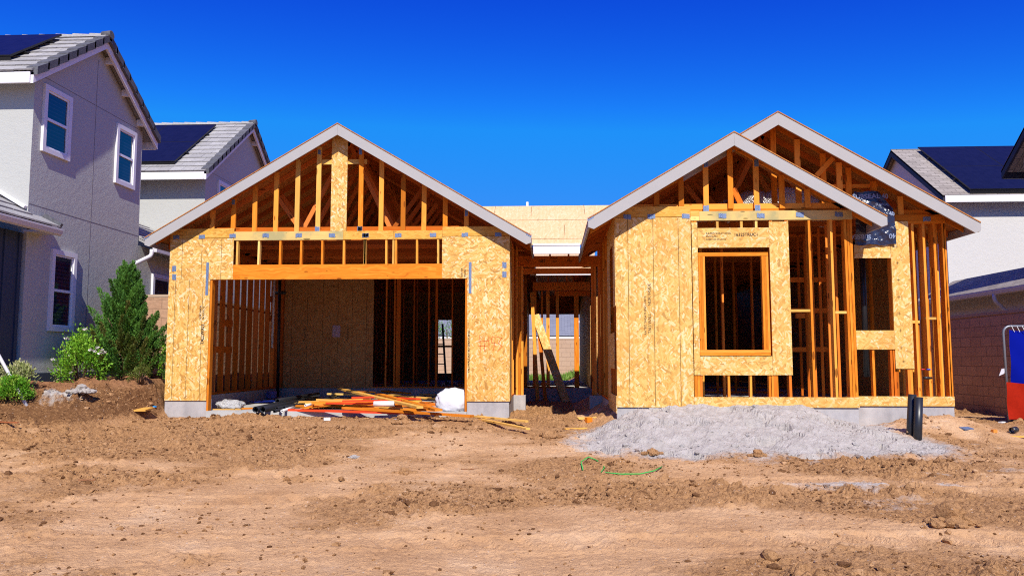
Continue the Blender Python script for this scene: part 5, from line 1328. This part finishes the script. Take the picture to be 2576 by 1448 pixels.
bush('variegated_shrub', 'low pale yellow green shrub under the dark siding, behind the leaning pipe foot', 'shrub', *UZ(80, 962, 1.17), .35, .38, 3200, .055, .026, VARIEG, 21, up=.9, low=.0)
bush('variegated_shrub', 'pale cream leaved shrub at the left picture edge behind the bright green one', 'shrub', -8.98, 13.15, .32, .40, 3000, .055, .026, VARIEG, 22, up=.9, low=.0)
bush('green_shrub', 'rounded glossy bright green shrub in the left corner of the picture', 'shrub', -8.85, 12.8, .28, .32, 4600, .045, .026, GREEN, 23, up=.7, low=.0)
bush('leafy_shrub', 'leafy shrub tucked between the conifer and the garage corner', 'shrub', -7.62, 15.55, .2, .75, 700, .06, .035, ROSE, 26, up=.3)
bush('olive_sprig', 'small olive conifer sprig hanging over the dirt bank under the conifer', 'shrub', -7.72, 14.75, .2, .28, 900, .045, .015, leaf_mat('olive_sprig_leaf', (.11, .10, .02), (.13, .18, .03), (.2, .26, .05)), 27, up=.3)
def hedge_tree(name, label, cx, cy, zb, h, rr_, n, seed):
    t = thing(name, label, 'tree', (cx, cy, zb)); r = np.random.default_rng(seed)
    mb = MB(); mb.tube([(cx, cy, zb), (cx + .05, cy, zb + h * .5), (cx, cy, zb + h * .85)], [.07, .05, .02], 8); mb.build('trunk', BARK, t)
    cl = np.array([(cx + rr_ * math.cos(a) * q, cy + rr_ * math.sin(a) * q, zb + h * zz) for a, q, zz in zip(r.uniform(0, 6.28, 60), r.uniform(.2, 1, 60), r.uniform(.3, 1, 60))])
    idx = r.integers(0, 60, n); P_ = cl[idx] + r.normal(size=(n, 3)) * .13; D_ = r.normal(size=(n, 3)) + np.array([0, 0, .4])
    leaves('crown', HEDGE, P_, D_, .09 * r.uniform(.6, 1.2, n), .05 * r.uniform(.6, 1.2, n), np.clip(.5 + (r.uniform(size=60) - .5)[idx] + r.normal(size=n) * .1, 0, 1), t, seed)
x, _ = U(551, 720, 24.5); hedge_tree('garden_tree', 'green tree beyond the side wall, glimpsed between the garage studs', x - .3, 24.5, 1.1, 3.0, .7, 3000, 31)
x, _ = U(1475, 800, 39.5); hedge_tree('garden_tree', 'sparse light green tree beyond the back wall, seen right of the entry studs', x + .5, 39.5, .8, 3.3, .8, 900, 32)
x, _ = U(1122, 835, 39); hedge_tree('garden_tree', 'pale bushy tree beyond the back wall, seen through the garage', x, 39.2, .8, 2.7, .9, 1500, 33)
# back yard grass
r = np.random.default_rng(9); n = 9000
P_ = np.stack([r.uniform(-5, 3.2, n), r.uniform(33.5, 36.7, n), np.zeros(n)], 1); P_[:, 2] = ground_height(P_[:, 0], P_[:, 1], False) - .02
gr_ = leaves('grass', leaf_mat('grass_blade', (.10, .20, .03), (.16, .32, .04), (.28, .42, .10)), P_, r.normal(size=(n, 3)) * .35 + np.array([0, 0, 1]), r.uniform(.12, .38, n), .03, r.uniform(size=n), None, 9)
tag(gr_, 'tall green grass growing along the back yard wall', 'grass', kind='stuff')

# ================================================================ LOOSE THINGS
# two black drain pipes standing in the spoil
def standing(px0, py0, px1, py1, Yb, r_, label, zsink=.1):
    x, z = U(px0, py0, Yb); x2, z2 = U(px1, py1, Yb + .02)
    mb = MB(); mb.pipe((x, Yb, z - zsink), (x2, Yb + .02, z2), r_, .006, 28); o = single(mb, 'drain_pipe', ABS, label, 'pipe', 'black drain stubs'); return o
standing(2306, 1120, 2310, 998, 11.6, .058, 'nearer of two black drain pipes standing upright in the grey washout')
standing(2287, 1112, 2294, 991, 11.72, .056, 'taller of two black drain pipes standing upright, the rear left one')
# construction fence panel
FP = thing('fence_panel', 'temporary chain link fence panel with blue screen and orange mesh, at the right edge', 'fence', (8.9, 14.3, .6))
x0, x1, z0, z1 = 7.89, 10.3, .70, 2.18; yf = 14.3
mb = MB(); P_ = [(x0 + .02, yf, z0 - .15), (x0, yf, z1 - .12)] + [(x0 + .12 - .12 * math.cos(a), yf, z1 - .12 + .12 * math.sin(a)) for a in (.4, .8, 1.2, 1.57)] + [(x1, yf, z1)]; mb.tube(P_, .021, 10); mb.tube([(x0 + .02, yf, z0 + .02), (x1, yf, z0 + .02)], .018, 8); mb.build('frame', plain('galvanised_tube', (.20, .21, .24), .4, .5, metal=.4), FP)
BLUE_S = plain('blue_screen', (.001, .006, .22), .8, .05, var=.12, scale=5); ORG = plain('orange_mesh', (.38, .016, .004), .8, .08, var=.25, scale=20)
mb = MB(); nb = 30
for (za, zb_, mat, nm, yo, xl) in ((1.12, z1 - .07, BLUE_S, 'screen', .0, x0 + .09), (z0 - .12, 1.2, ORG, 'orange_mesh', -.06, x0 - .02)):
    mb = MB(); b0 = 0; nz_ = 10
    for j in range(nz_ + 1):
        for k in range(nb + 1):
            x = xl + (x1 - xl) * k / nb; z = za + (zb_ - za) * j / nz_
            mb.v.append((x, yf + yo + .02 * math.sin(x * 7 + z * 3) + .012 * math.sin(z * 11 + x * 15), z + .015 * math.sin(x * 9) * (j == nz_)))
    for j in range(nz_):
        for k in range(nb): q = j * (nb + 1) + k; mb.f.append((q, q + 1, q + nb + 2, q + nb + 1)); mb.t.append(.5); mb.sm.append(True); mb.uv += [(0, 0)] * 4
    mb.build(nm, mat, FP)
mb = MB()
for k in range(26): x = x0 + .13 + k * .09; mb.beam((x, yf - .024, z1 + .01), (x + .05, yf - .02, z1 - .10), .007, .007)
mb.build('lacing', PVC, FP)
mb = MB(); mb.hexa([(x0 - .11, yf, 1.32), (x0 - .02, yf, 1.36), (x0 - .02, yf + .01, 1.36), (x0 - .11, yf + .01, 1.32), (x0 - .06, yf, 1.44), (x0 - .0, yf, 1.45), (x0, yf + .01, 1.45), (x0 - .06, yf + .01, 1.44)]); mb.build('clamp', GUTTER, FP)

# leaning pipe, left edge
mb = MB(); a = U(70, 984, 12.75); b = U(-45, 818, 12.9); mb.pipe((a[0], 12.75, gz(a[0], 12.75) - .02), (b[0], 12.9, b[1]), .028, .004, 16); single(mb, 'metal_pole', GUTTER, 'pale grey pole leaning out of the picture at the left edge', 'pole')

# boards: (px, py, height) of both ends, from rest heights in the heap on the slab
def board(e0, e1, wd, h, mat, label, group='boards in the lumber pile', name='board', up=(0, 0, 1)):
    P_ = []
    for px, py, z in (e0, e1): x, y = UZ(px, py, z); P_.append((x, y, z))
    mb = MB(); mb.beam(P_[0], P_[1], wd, h, up); return single(mb, name, mat, label, 'board', group)
Z = .63
board((865, 1025, Z + .07), (1187, 1046, .63), .14, .038, FIR, 'long orange board lying in front of the lumber pile, its end off the slab')
board((722, 1030, Z + .02), (1043, 1039, Z + .005), .09, .038, ORANGE_PAINT, 'long red painted board along the front edge of the slab')
board((834, 1015, Z + .09), (1010, 1026, Z + .08), .09, .03, FIR_PALE, 'thin pale yellow board under the white tube')
board((855, 977, Z + .30), (1056, 1024, Z + .16), .12, .038, FIR_PALE, 'diagonal pale board on top of the lumber pile, nearer to the camera')
board((950, 990, Z + .22), (1103, 1031, Z + .10), .14, .038, FIR, 'diagonal weathered board behind the top pale one, ending at the white sack')
board((980, 993, Z + .14), (1100, 1003, Z + .1), .14, .038, FIR_PALE, 'flat board at the back right of the pile, running to the white sack')
board((936, 980, Z + .16), (1030, 989, Z + .12), .1, .038, FIR, 'board at the back of the pile striped by stud shadows')
board((1000, 988, Z + .06), (1096, 993, Z + .06), .14, .038, FIR_PALE, 'rearmost board of the pile in the striped sunlight')
board((825, 990, Z + .16), (912, 992, Z + .16), .09, .038, FIR_PALE, 'short board sticking out of the pile to the left, above the black pipes')
board((875, 983, Z + .20), (935, 986, Z + .22), .2, .02, FIR, 'wide scrap board near the top of the pile')
board((862, 1008, Z + .19), (1010, 1007, Z + .20), .1, .03, ORANGE_PAINT, 'red painted board in the middle of the pile, upper one')
board((820, 1013, Z + .13), (965, 1015, Z + .14), .14, .03, ORANGE_PAINT, 'red painted board in the middle of the pile, lower one')
board((886, 999, Z + .22), (946, 998, Z + .23), .1, .03, ORANGE_PAINT, 'short red board beneath the crossing diagonals')
board((1000, 1000, Z + .19), (1052, 1003, Z + .19), .12, .03, ORANGE_PAINT, 'short red board right of the crossing diagonals')
board((760, 1026, Z + .02), (835, 1021, Z + .04), .3, .012, FIR, 'flat orange plywood offcut left of the pile')
board((915, 1026, Z + .05), (1100, 1031, Z + .04), .14, .04, FIR, 'orange plank under the white tube, flat on the slab')
board((1060, 1011, Z + .1), (1100, 1017, Z + .1), .09, .038, FIR_RED, 'short red brown offcut beside the white sack')
board((1195, 1046, .60), (1325, 1059, .585), .07, .03, FIR_PALE, 'pale batten in the dirt at the foot of the right garage pier, upper one')
board((1190, 1050, .56), (1328, 1078, .53), .07, .03, FIR_PALE, 'pale batten in the dirt at the foot of the right garage pier, lower one')
board((535, 1029, Z + .01), (608, 1029, Z + .01), .05, .025, FIR_PALE, 'thin stick under the crumpled clear plastic')
board((605, 1027, Z + .02), (635, 1026, Z + .015), .06, .03, FIR, 'small orange offcut right of the crumpled clear plastic')
for k in range(18):
    g = random.Random(k + 50); x = g.uniform(-4.6, -2.9); y = g.uniform(15.15, 16.7); z = Z + .03 + g.uniform(0, .16) * (1 - abs(x + 3.7) / 1.6); L = g.uniform(.9, 2.1); a = g.gauss(0, .16) + (-.12)
    c_, s_ = math.cos(a) * L / 2, math.sin(a) * L / 2; dz = g.uniform(-.03, .03)
    mb = MB(); mb.beam((x - c_, y - s_, z - dz), (x + c_, y + s_, z + dz), g.choice((.09, .14, .14)), .038); single(mb, 'board', (FIR, FIR_PALE, FIR_RED, FIR)[k % 4], 'plain orange board jammed among the others in the middle of the lumber pile', 'board', 'boards in the lumber pile')
# black and white pipes
def lpipe(e0, e1, r_, mat, label, wall=.006, group='black pipes on the slab', name='black_pipe'):
    P_ = []
    for px, py, z in (e0, e1): x, y = UZ(px, py, z); P_.append((x, y, z))
    mb = MB(); mb.pipe(P_[0], P_[1], r_, wall, 20); return single(mb, name, mat, label, 'pipe', group)
lpipe((642, 1029, Z + .055), (765, 1003, Z + .07), .055, ABS, 'fat black pipe, leftmost of the pair overhanging the slab edge')
lpipe((660, 1029, Z + .055), (795, 1002, Z + .06), .055, ABS, 'fat black pipe, right one of the pair overhanging the slab edge')
lpipe((697, 1008, Z + .12), (800, 991, Z + .14), .05, ABS, 'fat black pipe lying behind the overhanging pair')
lpipe((807, 1010, Z + .10), (850, 994, Z + .11), .05, ABS, 'short fat black pipe with its open end beside the orange boards')
lpipe((690, 1034, Z + .03), (775, 1010, Z + .03), .027, ABS, 'thin black pipe overhanging the slab, nearest to the dirt')
lpipe((696, 1026, Z + .05), (800, 1004, Z + .05), .027, ABS, 'thin black pipe behind the nearest thin one')
lpipe((714, 1024, Z + .06), (830, 1001, Z + .06), .027, ABS, 'thin black pipe running farthest right under the heap')
lpipe((709, 1033, Z + .03), (745, 1021, Z + .03), .026, PVC, 'thin white pipe between the thin black ones, end over the slab edge', .007, 'white pipes', 'white_pipe')
lpipe((792, 1014, Z + .10), (768, 1019, Z + .10), .022, PVC, 'short white pipe left of the short fat black one', .006, 'white pipes', 'white_pipe')
lpipe((940, 1015, Z + .16), (992, 1015, Z + .16), .052, PVC, 'short fat white tube lying across the middle of the pile', .006, 'white pipes', 'white_pipe')

def lumpy(name, label, cat, mat, c, ax, n=4, amp=.16, seed=1, flat=.0, fold=0.06):
    v, f = blob(n); r = np.random.default_rng(seed); o = r.uniform(0, 40, 3)
    q = v * 1.7 + o; d = 1 + amp * 2 * (fbm(q[:, 0] + q[:, 2], q[:, 1] - q[:, 2] * .7, seed, 3) - .5) + fold * (2 * np.abs(fbm(q[:, 0] * 3 + q[:, 2] * 2, q[:, 1] * 3, seed + 5, 3) - .5))
    v = v * d[:, None]; v = np.sign(v) * np.abs(v) ** .8; v = v * np.array(ax); v[:, 2] = np.maximum(v[:, 2], -ax[2] * .72); v[:, 2] += ax[2] * .72
    o_ = np_mesh(name, v, f, mat, smooth=True); o_.location = c; return tag(o_, label, cat)
BAGM, t_, b_ = M('white_poly_bag', .35, .45); b_.inputs['Base Color'].default_value = (.70, .70, .74, 1); nn = N(t_); nn.put(b_.inputs['Normal'], nn.bump(nn.noise(nn.vmath('MULTIPLY', nn.pos(), (1, 1, 1.6)), 5, 3, .5), .35, .05))
xs0, ys0 = UZ(1135, 1035, Z); lumpy('white_sack', 'bulging white plastic sack leaning against the right garage pier', 'sack', BAGM, (xs0, 15.3, Z - .0), (.32, .24, .235), amp=.16, seed=3, fold=.30)
CLEAR, t_, b_ = M('clear_plastic', .2, .6); b_.inputs['Base Color'].default_value = (.72, .70, .68, 1); b_.inputs['Transmission Weight'].default_value = .35; nn = N(t_); nn.put(b_.inputs['Normal'], nn.bump(nn.noise(nn.pos(), 40, 4, .7), .9, .04))
xq, yq = UZ(572, 1030, Z); lumpy('plastic_wrap', 'crumpled clear plastic wrap on the slab inside the left pier', 'plastic wrap', CLEAR, (xq, yq + .12, Z), (.24, .16, .10), amp=.5, seed=9, fold=.5)
PURP = plain('purple_plastic', (.22, .17, .42), .4, .4, var=.2)
xq, yq = UZ(682, 1001, Z); lumpy('plastic_bag', 'crumpled purple plastic bag in the shade behind the black pipes', 'bag', PURP, (xq, yq, Z), (.13, .1, .10), amp=.5, seed=12, fold=.4)
mb = MB(); a = UZ(632, 1010, Z + .03); b = UZ(692, 1008, Z + .03); mb.beam((a[0], a[1], Z + .03), (b[0], b[1], Z + .03), .35, .02); single(mb, 'blue_sheet', plain('blue_sheet', (.01, .06, .5), .4, .4), 'thin blue sheet lying flat behind the fat black pipes', 'sheet')
# scraps outside
def slab_scrap(px, py, wd, dp, h, mat, label, name, cat, rz=0, tilt=.0):
    x, y, z = on_ground(px, py)
    mb = MB(); mb.box(-wd / 2, wd / 2, -dp / 2, dp / 2, 0, h); o = mb.build(name, mat); o.location = (x, y, z - .004); o.rotation_euler = (tilt, 0, rz); return tag(o, label, cat)
slab_scrap(352, 1031, .36, .42, .028, FIR_PALE, 'square plywood scrap lying on the dirt left of the garage pier', 'plywood_scrap', 'plywood scrap', .1, .05)
slab_scrap(1478, 1052, .36, .14, .02, FIR_PALE, 'small flat plank leaning on an offcut left of the grey heap', 'wood_scrap', 'wood scrap', .25, .1)
slab_scrap(1480, 1062, .10, .09, .09, FIR, 'small square lumber offcut under the plank left of the grey heap', 'wood_scrap', 'wood scrap', .5)
slab_scrap(1458, 1078, .55, .07, .02, FIR_PALE, 'thin pale stick on the dirt left of the grey heap', 'wood_scrap', 'wood scrap', .45)
slab_scrap(822, 1057, .11, .05, .05, PVC, 'little white and yellow offcut in the dirt below the red board', 'offcut', 'offcut', .5)
slab_scrap(388, 1024, .07, .05, .03, plain('blue_scrap', (.02, .25, .6), .5, .3), 'tiny bright blue scrap behind the plywood square', 'plastic_scrap', 'scrap')
slab_scrap(2430, 1078, .18, .10, .02, STEEL, 'bent grey metal scrap right of the black drain pipes', 'metal_scrap', 'scrap', .4, .2)
slab_scrap(2522, 1062, .20, .06, .02, PVC, 'white scrap strip on the dirt under the orange mesh', 'plastic_scrap', 'scrap', .6)
slab_scrap(2500, 1087, .07, .05, .05, plain('orange_scrap', (.7, .25, .04), .6, .3), 'small orange scrap on the dirt at the right edge', 'plastic_scrap', 'scrap', .3)
slab_scrap(2560, 1098, .55, .05, .02, FIR_PALE, 'thin yellow stick on the dirt at the far right', 'wood_scrap', 'wood scrap', -.25)
slab_scrap(1000, 1056, .10, .05, .03, plain('pale_blue_scrap', (.45, .5, .7), .4, .4), 'small pale blue plastic scrap below the lumber pile', 'plastic_scrap', 'scrap', .8)
slab_scrap(1185, 1180, .26, .025, .015, plain('dry_stick', (.22, .09, .04), .9, .1), 'dry dark stick on the bare dirt in the middle of the lot', 'stick', 'stick', .35)
slab_scrap(15, 1062, .5, .028, .02, plain('red_stick', (.36, .12, .05), .9, .1), 'reddish stick lying on the dirt at the left edge', 'stick', 'stick', -.3)
slab_scrap(230, 1207, .3, .02, .012, plain('brown_stick', (.3, .13, .06), .9, .1), 'thin brown twig on the dirt in the left foreground', 'stick', 'stick', .05)
x, y, z = on_ground(2550, 1090)
mb = MB(); mb.pipe((x - .05, y - .03, z + .05), (x + .05, y + .03, z + .06), .045, .006, 18); single(mb, 'pipe_offcut', ABS, 'short black pipe offcut on the dirt at the right edge', 'pipe')
x, y, z = on_ground(1357, 1020)
mb = MB(); mb.tube([(x, y, z - .02), (x, y, z + .12)], [.05, .062], 16); single(mb, 'plastic_cup', PURP, 'small purple plastic bucket on the dirt in the entry', 'bucket')
# green string
mb = MB(); P_ = []
for px, py in ((1466, 1185), (1461, 1165), (1480, 1152), (1500, 1160), (1520, 1178), (1512, 1190), (1560, 1196), (1610, 1195), (1645, 1188), (1665, 1177)):
    x, y, z = on_ground(px, py)
    P_.append((x, y, z + .018))
mb.tube(P_, .007, 6); single(mb, 'green_string', plain('green_string', (.05, .42, .08), .6, .2), 'tangled bright green string lying on the dirt', 'string')
# plank leaning in the entry
mb = MB(); a = U(1424, 1006, 19.9); b = U(1343, 792, 20.75); d = Vector((b[0] - a[0], .85, b[1] - a[1])); a = U(1424, 1006, 20.3); b = U(1346, 792, 21.1); mb.beam((a[0], 20.3, a[1] - .05), (b[0], 21.1, b[1]), .20, .05, up=(0, -1, .3)); single(mb, 'leaning_plank', OSB, 'strand board plank leaning against a stud in the entry', 'plank')
mb = MB(); mb.beam((a[0] - .09, 20.33, a[1] - .05), (b[0] - .08, 21.13, b[1] - .02), .05, .04, up=(0, -1, .3)); single(mb, 'leaning_batten', FIR_RED, 'red edged batten leaning behind the strand board plank in the entry', 'batten')
mb = MB(); a = U(1352, 1000, 20.75); b = U(1337, 735, 21.12); mb.beam((a[0], 20.75, a[1] - .05), (b[0], 21.12, b[1]), .09, .038, up=(0, -1, .2)); single(mb, 'leaning_stud', FIR, 'thin orange stud leaning left of the strand board plank in the entry', 'stud')
mb = MB(); a = U(1372, 1003, 20.5); b = U(1352, 800, 21.1); mb.beam((a[0], 20.5, a[1] - .05), (b[0], 21.1, b[1]), .09, .038, up=(0, -1, .2)); single(mb, 'leaning_stud', FIR_RED, 'red orange stud leaning between the plank and the thin orange stud in the entry', 'stud')
# paper notice and ladder in the garage
mb = MB(); a = U(836, 847, 20.94); b = U(856, 818, 20.94); mb.box(a[0], b[0], 20.94, 20.944, a[1], b[1]); pn = mb.build('paper_notice', plain('notice_paper', (.50, .38, .46), .8, .2, var=.05)); settle(pn); tag(pn, 'pink paper notice pinned to the sheathing at the back of the garage', 'notice')
LD = thing('step_ladder', 'dark step ladder standing deep inside behind the garage studs', 'ladder', (-3.6, 24.5, SILL))
mb = MB(); mb.beam((-3.75, 24.5, SILL), (-3.62, 24.5, 2.7), .04, .06); mb.build('rail', BLACK, LD); mb = MB(); mb.beam((-3.2, 24.5, SILL), (-3.33, 24.5, 2.7), .04, .06); mb.build('rail', BLACK, LD)
for k in range(5): zz = SILL + .3 * (k + 1); mb = MB(); mb.box(-3.75 + .021 * k + .03, -3.2 - .021 * k - .03, 24.47, 24.53, zz, zz + .03); mb.build('step', BLACK, LD)
